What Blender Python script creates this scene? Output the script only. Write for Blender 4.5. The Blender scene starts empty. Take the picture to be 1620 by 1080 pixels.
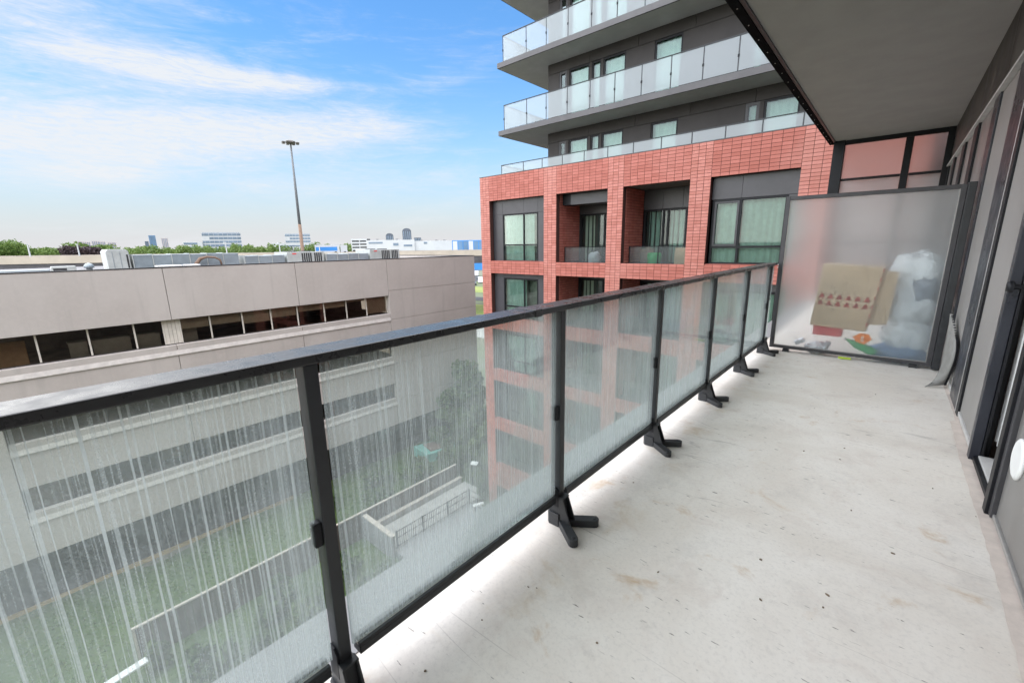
import bpy, math, random
from mathutils import Vector, Matrix

# ------------------------------------------------------------------ camera, sky, sun, exposure
scene = bpy.context.scene
C = scene.collection
R = math.radians
rnd = random.Random(7)

EYE = 1.33
yaw, pitch, roll = 0.722421, 0.2205058, -0.0159477
cy_, sy_, cp_, sp_ = math.cos(yaw), math.sin(yaw), math.cos(pitch), math.sin(pitch)
F = Vector((-sy_ * cp_, cy_ * cp_, -sp_)); Rt = Vector((cy_, sy_, 0)); U = Rt.cross(F)
R2 = Rt * math.cos(roll) + U * math.sin(roll); U2 = U * math.cos(roll) - Rt * math.sin(roll)
cam_data = bpy.data.cameras.new('camera'); cam = bpy.data.objects.new('camera', cam_data); C.objects.link(cam)
cam_data.sensor_width = 36.0; cam_data.lens = 36.0 * 678.14 / 1620.0
cam_data.clip_start = 0.02; cam_data.clip_end = 20000
m3 = Matrix((R2, U2, -F)).transposed()
cam.matrix_world = Matrix.Translation((0, 0, EYE)) @ m3.to_4x4()
scene.camera = cam

SUN_DIR = Vector((-0.10, -0.46, 0.88)).normalized()      # towards the sun
sun_el = math.asin(SUN_DIR.z); sun_rot = math.atan2(SUN_DIR.x, SUN_DIR.y)
sd = bpy.data.lights.new('sun', 'SUN'); sd.energy = 1.5; sd.angle = R(150); sd.color = (1.0, 0.935, 0.845)
sun = bpy.data.objects.new('sun', sd); C.objects.link(sun)
sun.rotation_euler = SUN_DIR.to_track_quat('Z', 'Y').to_euler()

world = bpy.data.worlds.new('World'); scene.world = world; world.use_nodes = True
wt = world.node_tree; wn = wt.nodes; wn.clear()
def W(kind, **kw):
    n = wn.new(kind)
    for k, v in kw.items(): setattr(n, k, v)
    return n
def wl(a, b): wt.links.new(a, b)
def wm(op, a, b=None, c=None, clamp=False):
    n = W('ShaderNodeMath', operation=op, use_clamp=clamp)
    for i, v in enumerate((a, b, c)):
        if v is None: continue
        if isinstance(v, (int, float)): n.inputs[i].default_value = v
        else: wl(v, n.inputs[i])
    return n.outputs[0]
sky = W('ShaderNodeTexSky', sky_type='NISHITA')
sky.sun_disc = False; sky.sun_elevation = sun_el; sky.sun_rotation = sun_rot
sky.air_density = 1.35; sky.dust_density = 0.5; sky.ozone_density = 2.6
tc = W('ShaderNodeTexCoord'); sep = W('ShaderNodeSeparateXYZ'); wl(tc.outputs['Generated'], sep.inputs[0])
sx, sy, sz = sep.outputs
el = wm('MULTIPLY', wm('ARCSINE', sz), 180 / math.pi)
az = wm('MULTIPLY', wm('ARCTAN2', wm('MULTIPLY', sx, -1), sy), 180 / math.pi)
def cloud_noise(scale, zs, rough, dist, seed, tilt=0.0):
    mp = W('ShaderNodeMapping'); wl(tc.outputs['Generated'], mp.inputs[0])
    mp.inputs['Scale'].default_value = (scale, scale, scale * zs); mp.inputs['Location'].default_value = (seed, seed * .7, seed * .3)
    mp.inputs['Rotation'].default_value = (tilt, tilt * .6, 0)
    n = W('ShaderNodeTexNoise', noise_dimensions='3D'); wl(mp.outputs[0], n.inputs['Vector'])
    n.inputs['Scale'].default_value = 1.0; n.inputs['Detail'].default_value = 9; n.inputs['Roughness'].default_value = rough
    n.inputs['Distortion'].default_value = dist
    return n.outputs[0]
def ss(v, a, b):
    n = W('ShaderNodeMapRange', interpolation_type='SMOOTHSTEP'); wl(v, n.inputs[0])
    n.inputs[1].default_value = a; n.inputs[2].default_value = b
    return n.outputs[0]
def bank(a0, e0, aw, ew, slope):       # a bank of cirrus: soft, long in azimuth
    u = wm('DIVIDE', wm('SUBTRACT', az, a0), aw)
    e = wm('SUBTRACT', el, wm('ADD', e0, wm('MULTIPLY', wm('SUBTRACT', az, a0), slope)))
    v = wm('DIVIDE', e, ew)
    return wm('EXPONENT', wm('MULTIPLY', wm('ADD', wm('MULTIPLY', u, u), wm('MULTIPLY', v, v)), -1))
n1 = cloud_noise(3.0, 5.5, .66, 1.1, 3.1, .12)
n2 = cloud_noise(7.5, 6.0, .70, 1.8, 9.4, .2)
streak = wm('ADD', wm('MULTIPLY', n1, .70), wm('MULTIPLY', n2, .30))
banks = None
for args, k in (((84, 10.4, 17, 3.6, -.10), .31), ((64, 12.8, 15, 1.9, -.10), .24), ((77, 16.6, 11, 1.7, .0), .23), ((66, 17.2, 9, .8, -.05), .18),
                ((90, 20.5, 13, 3.8, .05), .22), ((50, 18.5, 8, 1.2, -.2), .10), ((60, 7.5, 16, 2.0, -.05), .12), ((84, 7.0, 4.5, 1.4, 0), .14)):
    b = wm('MULTIPLY', bank(*args), k); banks = b if banks is None else wm('ADD', banks, b)
dens = ss(wm('ADD', streak, wm('MULTIPLY', banks, 1.45)), .46, .98)
n3 = cloud_noise(13.0, 7.0, .72, 2.4, 5.7, .16)
mr = W('ShaderNodeMapRange', interpolation_type='SMOOTHSTEP'); wl(n3, mr.inputs[0])
for i_, v_ in ((1, .32), (2, .66), (3, .72), (4, 1.15)): mr.inputs[i_].default_value = v_
dens = wm('MULTIPLY', wm('MULTIPLY', dens, mr.outputs[0], clamp=True), .97)
haze_f = wm('EXPONENT', wm('MULTIPLY', wm('POWER', wm('DIVIDE', wm('MAXIMUM', el, 0), 10.0), 1.45), -1))
haze_f = wm('MULTIPLY', haze_f, .98)
tint = W('ShaderNodeMixRGB', blend_type='MULTIPLY'); tint.inputs[0].default_value = 1
wl(sky.outputs[0], tint.inputs[1]); tint.inputs[2].default_value = (.29, .515, .70, 1)
mixh = W('ShaderNodeMixRGB'); wl(haze_f, mixh.inputs[0]); wl(tint.outputs[0], mixh.inputs[1]); mixh.inputs[2].default_value = (2.38, 2.35, 2.42, 1)
mixc = W('ShaderNodeMixRGB'); wl(dens, mixc.inputs[0]); wl(mixh.outputs[0], mixc.inputs[1]); mixc.inputs[2].default_value = (2.65, 2.75, 2.88, 1)
bg = W('ShaderNodeBackground'); bg.inputs[1].default_value = 0.05; wl(mixc.outputs[0], bg.inputs[0])
wo = W('ShaderNodeOutputWorld'); wl(bg.outputs[0], wo.inputs[0])

vs = scene.view_settings
vs.view_transform = 'Standard'; vs.look = 'None'; vs.gamma = 1.0; vs.exposure = 2.7
scene.render.film_transparent = False
cyc = scene.cycles
cyc.use_denoising = True
cyc.max_bounces = 8; cyc.transparent_max_bounces = 24; cyc.transmission_bounces = 8; cyc.glossy_bounces = 4; cyc.diffuse_bounces = 4
cyc.sample_clamp_indirect = 6.0

# ------------------------------------------------------------------ materials
class NT:
    def __init__(self, name):
        self.m = bpy.data.materials.new(name); self.m.use_nodes = True
        self.t = self.m.node_tree; self.t.nodes.clear()
        self.out = self.t.nodes.new('ShaderNodeOutputMaterial')
    def n(self, kind, ins=None, **kw):
        nd = self.t.nodes.new(kind)
        for k, v in kw.items(): setattr(nd, k, v)
        for k, v in (ins or {}).items(): self.set(nd.inputs[k], v)
        return nd
    def set(self, sock, v):
        if isinstance(v, bpy.types.NodeSocket): self.t.links.new(v, sock)
        elif isinstance(v, tuple) and len(v) == 3 and sock.type == 'RGBA': sock.default_value = (*v, 1)
        else: sock.default_value = v
    def math(self, op, a, b=0.0, clamp=False):
        nd = self.n('ShaderNodeMath', {0: a, 1: b}, operation=op, use_clamp=clamp); return nd.outputs[0]
    def coord(self, kind='Object', scale=(1, 1, 1), rot=(0, 0, 0), loc=(0, 0, 0)):
        c = self.n('ShaderNodeTexCoord')
        mp = self.n('ShaderNodeMapping', {'Vector': c.outputs[kind], 'Scale': scale, 'Rotation': rot, 'Location': loc})
        return mp.outputs[0]
    def noise(self, vec, scale=1.0, detail=4, rough=.55, dist=0.0):
        return self.n('ShaderNodeTexNoise', {'Vector': vec, 'Scale': scale, 'Detail': detail, 'Roughness': rough, 'Distortion': dist}).outputs[0]
    def ramp(self, v, a, b, lo=0.0, hi=1.0):
        return self.n('ShaderNodeMapRange', {0: v, 1: a, 2: b, 3: lo, 4: hi}, interpolation_type='SMOOTHSTEP').outputs[0]
    def mix(self, f, a, b, blend='MIX'):
        nd = self.n('ShaderNodeMixRGB', blend_type=blend); self.set(nd.inputs[0], f); self.set(nd.inputs[1], a); self.set(nd.inputs[2], b)
        return nd.outputs[0]
    def bsdf(self, **k):
        nd = self.n('ShaderNodeBsdfPrincipled')
        for key, v in k.items(): self.set(nd.inputs[key.replace('_', ' ')], v)
        return nd
    def bump(self, h, strength=.2, dist=.01):
        return self.n('ShaderNodeBump', {'Height': h, 'Strength': strength, 'Distance': dist}).outputs[0]
    def done(self, shader):
        self.t.links.new(shader, self.out.inputs[0]); return self.m

def mul(c, k): return tuple(min(1, x * k) for x in c)
def plain(name, col, rough=.6, var=.12, scale=6.0, bump=.0, metal=0.0, spec=.5, kind='Object', rvar=.0):
    t = NT(name); v = t.coord(kind)
    n = t.noise(v, scale, 6, .62)
    f = t.ramp(n, .3, .7)
    info = t.n('ShaderNodeObjectInfo').outputs['Random']
    f2 = t.math('ADD', t.math('MULTIPLY', f, .7), t.math('MULTIPLY', info, .3))
    c = t.mix(f2, mul(col, 1 - var), mul(col, 1 + var))
    k = dict(Base_Color=c, Metallic=metal)
    b = t.bsdf(**k)
    b.inputs['Specular IOR Level'].default_value = spec
    if rvar: t.set(b.inputs['Roughness'], t.math('ADD', t.math('MULTIPLY', f, rvar), rough - rvar / 2))
    else: b.inputs['Roughness'].default_value = rough
    if bump:
        fine = t.noise(v, scale * 9, 5, .7)
        t.set(b.inputs['Normal'], t.bump(fine, bump, .004))
    return t.done(b.outputs[0])

M = {}
M['charcoal'] = plain('charcoal_powder_coat', (.030, .032, .035), .42, .25, 9, .12, spec=.4, rvar=.2)
M['rail_top'] = plain('black_rail_paint', (.020, .020, .021), .30, .35, 14, .025, spec=.5, rvar=.22)
M['black_metal'] = plain('black_frame_metal', (.009, .0095, .012), .45, .25, 8, .05, spec=.25)
M['matte_black'] = plain('matte_black_trim', (.008, .008, .009), .9, .3, 20, .1, spec=.03)
M['navy_metal'] = plain('blue_black_frame_metal', (.016, .018, .026), .36, .3, 5, .05, rvar=.2)
M['grey_frame'] = plain('dark_grey_frame', (.045, .044, .048), .45, .2, 8, .05)
M['panel_dark'] = plain('dark_spandrel_metal', (.052, .050, .055), .38, .2, 1.2, .03)
M['tower_panel'] = plain('brown_grey_tower_panel', (.046, .041, .039), .55, .22, .7, .04, spec=.25)
M['slab'] = plain('grey_slab_concrete', (.125, .120, .122), .8, .12, 1.5, .15)
M['ceiling'] = plain('grey_soffit_paint', (.335, .325, .315), .82, .07, 2.5, .10)
M['soffit'] = plain('lightened_slab_soffit', (.47, .455, .44), .85, .1, 1.2, .1)  # slab colour lightened to lift the shade on its underside
M['sill'] = plain('pale_sill', (.56, .52, .48), .7, .15, 3, .1)
M['white_paint'] = plain('white_paint', (.78, .78, .76), .5, .06, 5, .05)
M['curtain'] = plain('mint_white_curtain', (.44, .52, .475), .8, .10, 4, .0)
M['tower_curtain'] = plain('sky_reflection_curtain', (.66, .74, .72), .8, .08, 4)  # curtain whitened to stand in for sky reflected in the tower windows
M['blind'] = plain('warm_blind', (.58, .54, .47), .8, .12, 4)
M['interior'] = plain('dim_interior', (.27, .24, .21), .9, .4, 1.0)
M['galv'] = plain('galvanised_sheet', (.27, .315, .34), .38, .12, 2.5, .05, metal=.25, rvar=.2)
M['unit_white'] = plain('white_unit_casing', (.42, .44, .42), .5, .12, 3, .05)
M['dark_slot'] = plain('dark_louvre_gap', (.03, .03, .032), .8, .2, 5)
M['roof_grey'] = plain('pale_roof_membrane', (.20, .195, .195), .85, .22, .6, .2)
M['roof_dark'] = plain('dark_roof_membrane', (.075, .07, .075), .85, .25, .8, .2)
M['tan_concrete'] = plain('tan_barrier_concrete', (.44, .38, .31), .85, .15, .3, .1)
M['asphalt'] = plain('asphalt', (.055, .055, .057), .9, .2, .4, .1)
M['concrete'] = plain('light_concrete', (.43, .41, .385), .85, .16, .9, .15)
M['grey_paving'] = plain('grey_paving', (.27, .265, .265), .85, .18, .9, .15)
M['bark'] = plain('bark', (.075, .055, .04), .9, .35, 6, .4)
M['fence'] = plain('brown_fence_board', (.135, .112, .10), .8, .25, 3, .2)
M['coping'] = plain('pale_coping', (.52, .46, .40), .8, .15, 3, .15)
M['teal'] = plain('teal_tarp', (.16, .42, .36), .55, .2, 2, .1)
M['soil'] = plain('brown_soil', (.20, .14, .11), .95, .3, 3, .4)
M['cardboard'] = plain('cardboard', (.60, .44, .29), .85, .12, 5, .1)
M['print_red'] = plain('dull_red_print', (.40, .055, .04), .8, .15, 20)
M['red_box'] = plain('red_carton', (.72, .07, .07), .5, .12, 8)
M['bottle_green'] = plain('green_bottle', (.03, .42, .13), .2, .2, 8)
M['orange_label'] = plain('orange_label', (.95, .26, .02), .45, .1, 15)
M['tin'] = plain('crushed_tin', (.55, .58, .62), .3, .35, 18, .1, metal=.7)
M['bag_grey'] = plain('grey_white_bag', (.72, .75, .78), .38, .3, 6, .15)
M['bag_dark'] = plain('slate_bag', (.17, .20, .25), .35, .35, 6, .15)
M['bag_blue'] = plain('blue_bag', (.10, .22, .42), .4, .25, 6, .15)
M['lime'] = plain('lime_plastic', (.45, .60, .05), .4, .1, 10)
M['rubber_grey'] = plain('grey_rubber_strip', (.24, .235, .222), .7, .15, 12, .1)
M['white_car'] = plain('white_car_paint', (.75, .75, .76), .25, .04, 2)
M['dark_car'] = plain('dark_car_paint', (.05, .055, .065), .25, .2, 2)
M['tyre'] = plain('tyre', (.02, .02, .02), .8, .2, 8)
M['blue_panel'] = plain('blue_cladding', (.035, .22, .56), .45, .15, .1)
M['far_white'] = plain('far_white_cladding', (.50, .505, .51), .6, .06, .1)
M['far_glass'] = plain('far_blue_glass', (.17, .22, .28), .2, .2, .08)
M['far_dark'] = plain('far_dark_glass', (.085, .10, .13), .25, .25, .1)
M['far_pink'] = plain('far_pink_concrete', (.48, .41, .40), .8, .1, .1)
M['far_blue'] = plain('far_blue_tower_glass', (.10, .20, .34), .3, .2, .1)
M['rust_pole'] = plain('rusty_pole_steel', (.20, .13, .09), .8, .2, 2, .1)
M['pole'] = plain('weathered_pole_steel', (.16, .165, .17), .6, .15, 2, .05)
M['lamp_dark'] = plain('dark_lamp_head', (.10, .085, .075), .6, .2, 4)
M['mortar'] = plain('dark_red_mortar', (.075, .030, .024), .9, .15, 12, .2)
M['light_grey'] = plain('light_grey_threshold', (.50, .49, .475), .55, .12, 8, .08)
M['pink_edge'] = plain('bare_pinkish_concrete', (.62, .545, .485), .85, .12, 14, .25)
M['silver'] = plain('silver_trim', (.42, .41, .40), .35, .15, 10, metal=.5)
M['debris'] = plain('dark_debris', (.16, .115, .075), .9, .5, 30)

# bricks: one material, a shade for each brick
def brick_mat(name, island=False, ca=(.39, .118, .086), cb=(.50, .170, .132)):
    t = NT(name)
    if island: rv = t.n('ShaderNodeNewGeometry').outputs['Random Per Island']
    else: rv = t.n('ShaderNodeObjectInfo').outputs['Random']
    v = t.coord('Object')
    n = t.noise(v, 7, 5, .65)
    big = t.noise(t.n('ShaderNodeNewGeometry').outputs['Position'], .45, 4, .6)
    c = t.mix(rv, ca, cb)
    c = t.mix(t.ramp(n, .35, .75, 0, .45), c, (.37, .105, .078))
    c = t.mix(t.ramp(big, .5, .75, 0, .30), c, (.60, .29, .24))
    b = t.bsdf(Base_Color=c, Roughness=.62); b.inputs['Specular IOR Level'].default_value = .35
    t.set(b.inputs['Normal'], t.bump(t.noise(v, 60, 4, .7), .25, .003))
    return t.done(b.outputs[0])
M['brick'] = brick_mat('red_brick'); M['brick_island'] = brick_mat('red_brick_row', True); M['pier_brick'] = brick_mat('pale_pier_brick', False, (.46, .165, .125), (.58, .235, .19)); M['pier_island'] = brick_mat('pale_pier_brick_row', True, (.46, .165, .125), (.58, .235, .19))

# beige precast wall
t = NT('beige_stucco'); v = t.n('ShaderNodeNewGeometry').outputs['Position']
n = t.noise(v, .35, 6, .6); f = t.noise(v, 5, 5, .65)
st = t.noise(t.n('ShaderNodeMapping', {'Vector': v, 'Scale': (1, 1.6, .12)}).outputs[0], 1.0, 5, .6)
c = t.mix(t.ramp(n, .35, .68), (.45, .405, .372), (.50, .455, .42))
c = t.mix(t.ramp(f, .4, .7, 0, .25), c, (.54, .49, .45)); c = t.mix(t.ramp(st, .52, .75, 0, .5), c, (.37, .335, .31))
b = t.bsdf(Base_Color=c, Roughness=.85); t.set(b.inputs['Normal'], t.bump(t.noise(v, 30, 5, .7), .25, .01)); M['beige'] = t.done(b.outputs[0])

# painted balcony floor
t = NT('worn_white_floor_paint'); P = t.n('ShaderNodeNewGeometry').outputs['Position']
def pm(scale, rot=0, loc=(0, 0, 0)): return t.n('ShaderNodeMapping', {'Vector': P, 'Scale': scale, 'Rotation': (0, 0, rot), 'Location': loc}).outputs[0]
big = t.noise(P, 1.1, 6, .62, .6); mid = t.noise(pm((1, 1, 1), 0, (3, 9, 0)), 5.0, 6, .68, .8); fine = t.noise(P, 60, 5, .75)
c = t.mix(t.ramp(big, .32, .70), (.69, .64, .57), (.80, .765, .705))
c = t.mix(t.ramp(mid, .50, .72, 0, .50), c, (.62, .545, .485))
c = t.mix(t.ramp(fine, .45, .75, 0, .36), c, (.46, .435, .40))
# soft grey smudges and drips
sc1 = t.noise(pm((1, 1, 1), R(-38), (13, 5, 0)), 2.4, 8, .72, .35)
c = t.mix(t.ramp(sc1, .50, .74, 0, .50), c, (.50, .465, .425))
sc2 = t.noise(pm((1, 1, 1), 0, (31, 15, 0)), 13.0, 6, .7, .2)
c = t.mix(t.ramp(sc2, .55, .75, 0, .40), c, (.47, .43, .39))
rusty = t.noise(pm((1, 1, 1), 0, (21, 4, 0)), 3.4, 6, .66, .5)
c = t.mix(t.ramp(rusty, .60, .78, 0, .75), c, (.48, .32, .17))
px_ = t.n('ShaderNodeSeparateXYZ', {0: P})
ring = t.ramp(t.math('ABSOLUTE', t.math('ADD', px_.outputs[0], .98)), .30, .05)
c = t.mix(t.math('MULTIPLY', ring, t.ramp(t.noise(pm((1, 1, 1), 0, (2, 17, 0)), 3.0, 6, .65, .4), .52, .72, 0, .55)), c, (.50, .37, .22))
# short dark scratches of two directions
for rot, sc, lo, loc in ((R(-52), (13, 62, 1), .69, (0, 0, 0)), (R(28), (11, 66, 1), .70, (5, 2, 0)), (R(-20), (16, 84, 1), .695, (9, 7, 0))):
    s = t.noise(pm(sc, rot, loc), 1.0, 3, .5)
    gate = t.noise(pm((1, 1, 1), 0, loc), 1.7, 3, .5)
    k = t.math('MULTIPLY', t.ramp(s, lo, lo + .035), t.ramp(gate, .42, .56))
    c = t.mix(t.math('MULTIPLY', k, .9), c, (.13, .11, .09))
# long hairline scores
for rot, loc, fq in ((R(-58), (0, 0, 0), 5.0), (R(-47), (4, 1, 0), 3.6)):
    ln_ = t.noise(pm((.35, fq, 1), rot, loc), 1.0, 2, .4)
    k = t.math('MULTIPLY', t.ramp(t.math('ABSOLUTE', t.math('SUBTRACT', ln_, .5)), .004, .0), t.ramp(t.noise(pm((1, 1, 1), 0, (8 + fq, 3, 0)), 1.1, 3), .52, .62))
    c = t.mix(t.math('MULTIPLY', k, .4), c, (.30, .27, .24))
spk = t.n('ShaderNodeTexVoronoi', {'Vector': P, 'Scale': 17.0})
dot = t.math('MULTIPLY', t.ramp(spk.outputs['Distance'], .065, .03), t.ramp(t.noise(P, 2.3, 3), .50, .58))
c = t.mix(t.math('MULTIPLY', dot, .40), c, (.15, .12, .09))
b = t.bsdf(Base_Color=c, Roughness=t.math('ADD', t.math('MULTIPLY', mid, .3), .42)); b.inputs['Specular IOR Level'].default_value = .35
t.set(b.inputs['Normal'], t.bump(t.math('ADD', t.math('MULTIPLY', mid, .6), t.math('MULTIPLY', fine, .25)), .18, .006)); M['floor'] = t.done(b.outputs[0])

# dirty railing glass: clear glass under a dried white film with vertical runs
t = NT('streaked_railing_glass'); P = t.n('ShaderNodeNewGeometry').outputs['Position']
sp = t.n('ShaderNodeSeparateXYZ', {0: P}); zz = sp.outputs[2]; yy = sp.outputs[1]
wobble = t.math('MULTIPLY', t.math('SUBTRACT', t.noise(t.n('ShaderNodeMapping', {'Vector': P, 'Scale': (0, 9, 2.2)}).outputs[0], 1.0, 2, .5), .5), .010)
yw = t.math('ADD', yy, wobble)
def runs_of(N, w0, w1, keep, seed):         # dried runs: one per cell, each with its own place, width and strength
    u = t.math('ADD', t.math('MULTIPLY', yw, N), seed); cell = t.math('FLOOR', u); fr_ = t.math('SUBTRACT', u, cell)
    wn_ = t.n('ShaderNodeTexWhiteNoise', {'W': cell}, noise_dimensions='1D'); rc_ = t.n('ShaderNodeSeparateColor', {0: wn_.outputs['Color']})
    p_ = t.math('ADD', t.math('MULTIPLY', rc_.outputs[0], .6), .2); d_ = t.math('ABSOLUTE', t.math('SUBTRACT', fr_, p_))
    r2 = t.math('POWER', rc_.outputs[1], 2.2); w_ = t.math('ADD', t.math('MULTIPLY', r2, w1 - w0), w0)
    edge = t.n('ShaderNodeMapRange', {0: t.math('DIVIDE', d_, w_), 1: 1.15, 2: .80, 3: 0, 4: 1}, interpolation_type='SMOOTHSTEP').outputs[0]
    on = t.math('LESS_THAN', wn_.outputs['Value'], keep)
    cv = t.n('ShaderNodeCombineXYZ', {0: t.math('MULTIPLY', cell, 3.7), 1: t.math('MULTIPLY', zz, 1.6), 2: seed})
    fade_ = t.ramp(t.noise(cv.outputs[0], 1.0, 2, .6), .32, .60, .25, 1.0)
    return t.math('MULTIPLY', t.math('MULTIPLY', edge, on), t.math('MULTIPLY', fade_, t.math('ADD', t.math('MULTIPLY', rc_.outputs[2], .6), .4)))
near = t.ramp(yy, .30, .55)                 # broad runs far apart on the first pane, finer and closer on the later ones
broad = t.math('MULTIPLY', runs_of(31, .05, .14, .85, 3.0), t.ramp(near, 0, 1, 1.0, .30))
mid_r = t.math('MULTIPLY', runs_of(58, .05, .14, .70, 11.0), t.ramp(near, 0, 1, 1.0, .85))
thin = t.math('MULTIPLY', runs_of(104, .06, .13, .62, 23.0), t.ramp(near, 0, 1, .45, .80))
runs = t.math('MAXIMUM', t.math('MAXIMUM', broad, mid_r), thin)
film = t.ramp(t.noise(P, 2.6, 6, .65, .8), .25, .8, .09, .23)
side = t.math('MULTIPLY', t.ramp(t.noise(t.n('ShaderNodeMapping', {'Vector': P, 'Scale': (1, 1, .35)}).outputs[0], 2.2, 5, .6, .5), .50, .72), .10)
low = t.ramp(zz, .60, .15, 0.0, .13)
drops = t.ramp(t.noise(P, 210, 3, .7), .48, .70, 0, .13)
dirt = t.math('ADD', t.math('ADD', t.math('ADD', film, side), low), t.math('ADD', t.math('MULTIPLY', runs, .46), drops), clamp=True)
tr = t.n('ShaderNodeBsdfTransparent', {'Color': (.90, .945, .925)}); di = t.n('ShaderNodeBsdfDiffuse', {'Color': (.60, .625, .63)}); tl = t.n('ShaderNodeBsdfTranslucent', {'Color': (.60, .635, .635)})
ds = t.n('ShaderNodeMixShader', {0: .68, 1: di.outputs[0], 2: tl.outputs[0]})
mx = t.n('ShaderNodeMixShader', {0: dirt, 1: tr.outputs[0], 2: ds.outputs[0]})
gl = t.n('ShaderNodeBsdfGlossy', {'Color': (.9, .95, .95), 'Roughness': .06}); fr = t.n('ShaderNodeFresnel', {'IOR': 1.25})
mg = t.n('ShaderNodeMixShader', {0: t.math('MULTIPLY', fr.outputs[0], .55), 1: mx.outputs[0], 2: gl.outputs[0]})
M['rail_glass'] = t.done(mg.outputs[0])

def frosted(name, rough, ior, milk, tint, milkcol, clear=.15):
    t = NT(name)
    P = t.n('ShaderNodeNewGeometry').outputs['Position']
    rf = t.n('ShaderNodeBsdfRefraction', {'Color': tint, 'Roughness': rough, 'IOR': ior}); tr = t.n('ShaderNodeBsdfTransparent', {'Color': tint})
    th = t.n('ShaderNodeMixShader', {0: clear, 1: rf.outputs[0], 2: tr.outputs[0]})
    di = t.n('ShaderNodeBsdfDiffuse', {'Color': milkcol}); tl = t.n('ShaderNodeBsdfTranslucent', {'Color': milkcol})
    ml = t.n('ShaderNodeMixShader', {0: .6, 1: di.outputs[0], 2: tl.outputs[0]})
    mx = t.n('ShaderNodeMixShader', {0: t.ramp(t.noise(P, 2.2, 5, .6), .3, .7, milk * .9, milk * 1.1), 1: th.outputs[0], 2: ml.outputs[0]})
    return t.done(mx.outputs[0])
def etched_pane(name, mat, x0, x1, y0, y1, z0, z1, parent):
    o = box(name, 'pane_front', (x0, x1, y0, y1, z0, z1), parent); o.data.materials.append(M[mat]); o.data.polygons[4].material_index = 1
    return o
M['frosted'] = frosted('frosted_divider_glass', .45, 1.2, .44, (.97, .98, .98), (.86, .88, .88))
M['frosted_low'] = frosted('milky_screen_glass', .5, 1.2, .78, (.9, .92, .92), (.62, .64, .65), .05)
M['frosted_top'] = frosted('frosted_screen_glass', .45, 1.2, .34, (.90, .91, .92), (.60, .61, .62))

def clear_glass(name, tint, refl, rough=.02, milk=0.0, ior=1.45, milkcol=(.75, .78, .8)):
    t = NT(name)
    tr = t.n('ShaderNodeBsdfTransparent', {'Color': tint})
    gl = t.n('ShaderNodeBsdfGlossy', {'Color': (.92, .95, .97), 'Roughness': rough}); fr = t.n('ShaderNodeFresnel', {'IOR': ior})
    base = tr.outputs[0]
    if milk:
        di = t.n('ShaderNodeBsdfDiffuse', {'Color': milkcol}); tl = t.n('ShaderNodeBsdfTranslucent', {'Color': milkcol})
        ml = t.n('ShaderNodeMixShader', {0: .5, 1: di.outputs[0], 2: tl.outputs[0]})
        base = t.n('ShaderNodeMixShader', {0: milk, 1: base, 2: ml.outputs[0]}).outputs[0]
    fac = t.math('ADD', t.math('MULTIPLY', fr.outputs[0], 1.0), refl, clamp=True)
    return t.done(t.n('ShaderNodeMixShader', {0: fac, 1: base, 2: gl.outputs[0]}).outputs[0])
M['pane_front'] = clear_glass('clear_pane_face', (.96, .98, .98), .0, .12, 0, 1.25)
M['window_glass'] = clear_glass('window_glass', (.78, .86, .83), .0)
M['office_glass'] = clear_glass('office_glass', (.86, .82, .76), .0)
M['tower_glass'] = clear_glass('tower_balcony_glass', (.86, .90, .90), .02, .05, .30, 1.25, (.86, .89, .90))
M['loggia_glass'] = clear_glass('loggia_glass', (.80, .84, .83), .01, .05, .15, 1.2, (.5, .52, .52))
M['bright_glass'] = clear_glass('pale_reflecting_glass', (.70, .74, .73), .30, .03)
M['door_pane'] = plain('reflection_grey_door_pane', (.25, .237, .225), .5, .10, 1.4, .03, rvar=.15)  # opaque grey stands in for reflections in the glass
t = NT('brushed_header_metal'); P = t.n('ShaderNodeNewGeometry').outputs['Position']
n = t.noise(t.n('ShaderNodeMapping', {'Vector': P, 'Scale': (1, 3.0, .35)}).outputs[0], 1.0, 6, .62, .8)
c = t.mix(t.ramp(n, .35, .7), (.035, .032, .030), (.095, .088, .08))
b = t.bsdf(Base_Color=c, Metallic=.0, Roughness=t.ramp(n, .3, .7, .42, .60)); b.inputs['Specular IOR Level'].default_value = .22; M['header'] = t.done(b.outputs[0])
t = NT('grey_wall_panel_metal'); P = t.n('ShaderNodeNewGeometry').outputs['Position']
n = t.noise(t.n('ShaderNodeMapping', {'Vector': P, 'Scale': (1, 2.0, .6)}).outputs[0], 1.5, 6, .62, .5)
c = t.mix(t.ramp(n, .3, .7), (.19, .18, .172), (.26, .25, .24))
b = t.bsdf(Base_Color=c, Metallic=.25, Roughness=t.ramp(n, .3, .7, .30, .45)); M['wall_panel'] = t.done(b.outputs[0])

# ground and leaves
t = NT('mown_grass_ground'); P = t.n('ShaderNodeNewGeometry').outputs['Position']
a = t.noise(P, .16, 6, .62, .6); g = t.noise(P, 2.2, 6, .7); f = t.noise(P, 14, 5, .75)
c = t.mix(t.ramp(a, .35, .68), (.055, .098, .028), (.092, .142, .040)); c = t.mix(t.ramp(g, .42, .72, 0, .6), c, (.12, .165, .045))
c = t.mix(t.ramp(f, .45, .75, 0, .35), c, (.04, .058, .022)); c = t.mix(t.ramp(t.noise(P, .5, 5, .6), .60, .74, 0, .55), c, (.14, .115, .07))
b = t.bsdf(Base_Color=c, Roughness=.95); t.set(b.inputs['Normal'], t.bump(f, .6, .05)); M['grass'] = t.done(b.outputs[0])
t = NT('far_ground'); P = t.n('ShaderNodeNewGeometry').outputs['Position']
a = t.noise(P, .01, 6, .65); g = t.noise(P, .06, 5, .6)
c = t.mix(t.ramp(a, .40, .60), (.10, .14, .05), (.20, .19, .15)); c = t.mix(t.ramp(g, .5, .7, 0, .5), c, (.22, .21, .20))
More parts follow.
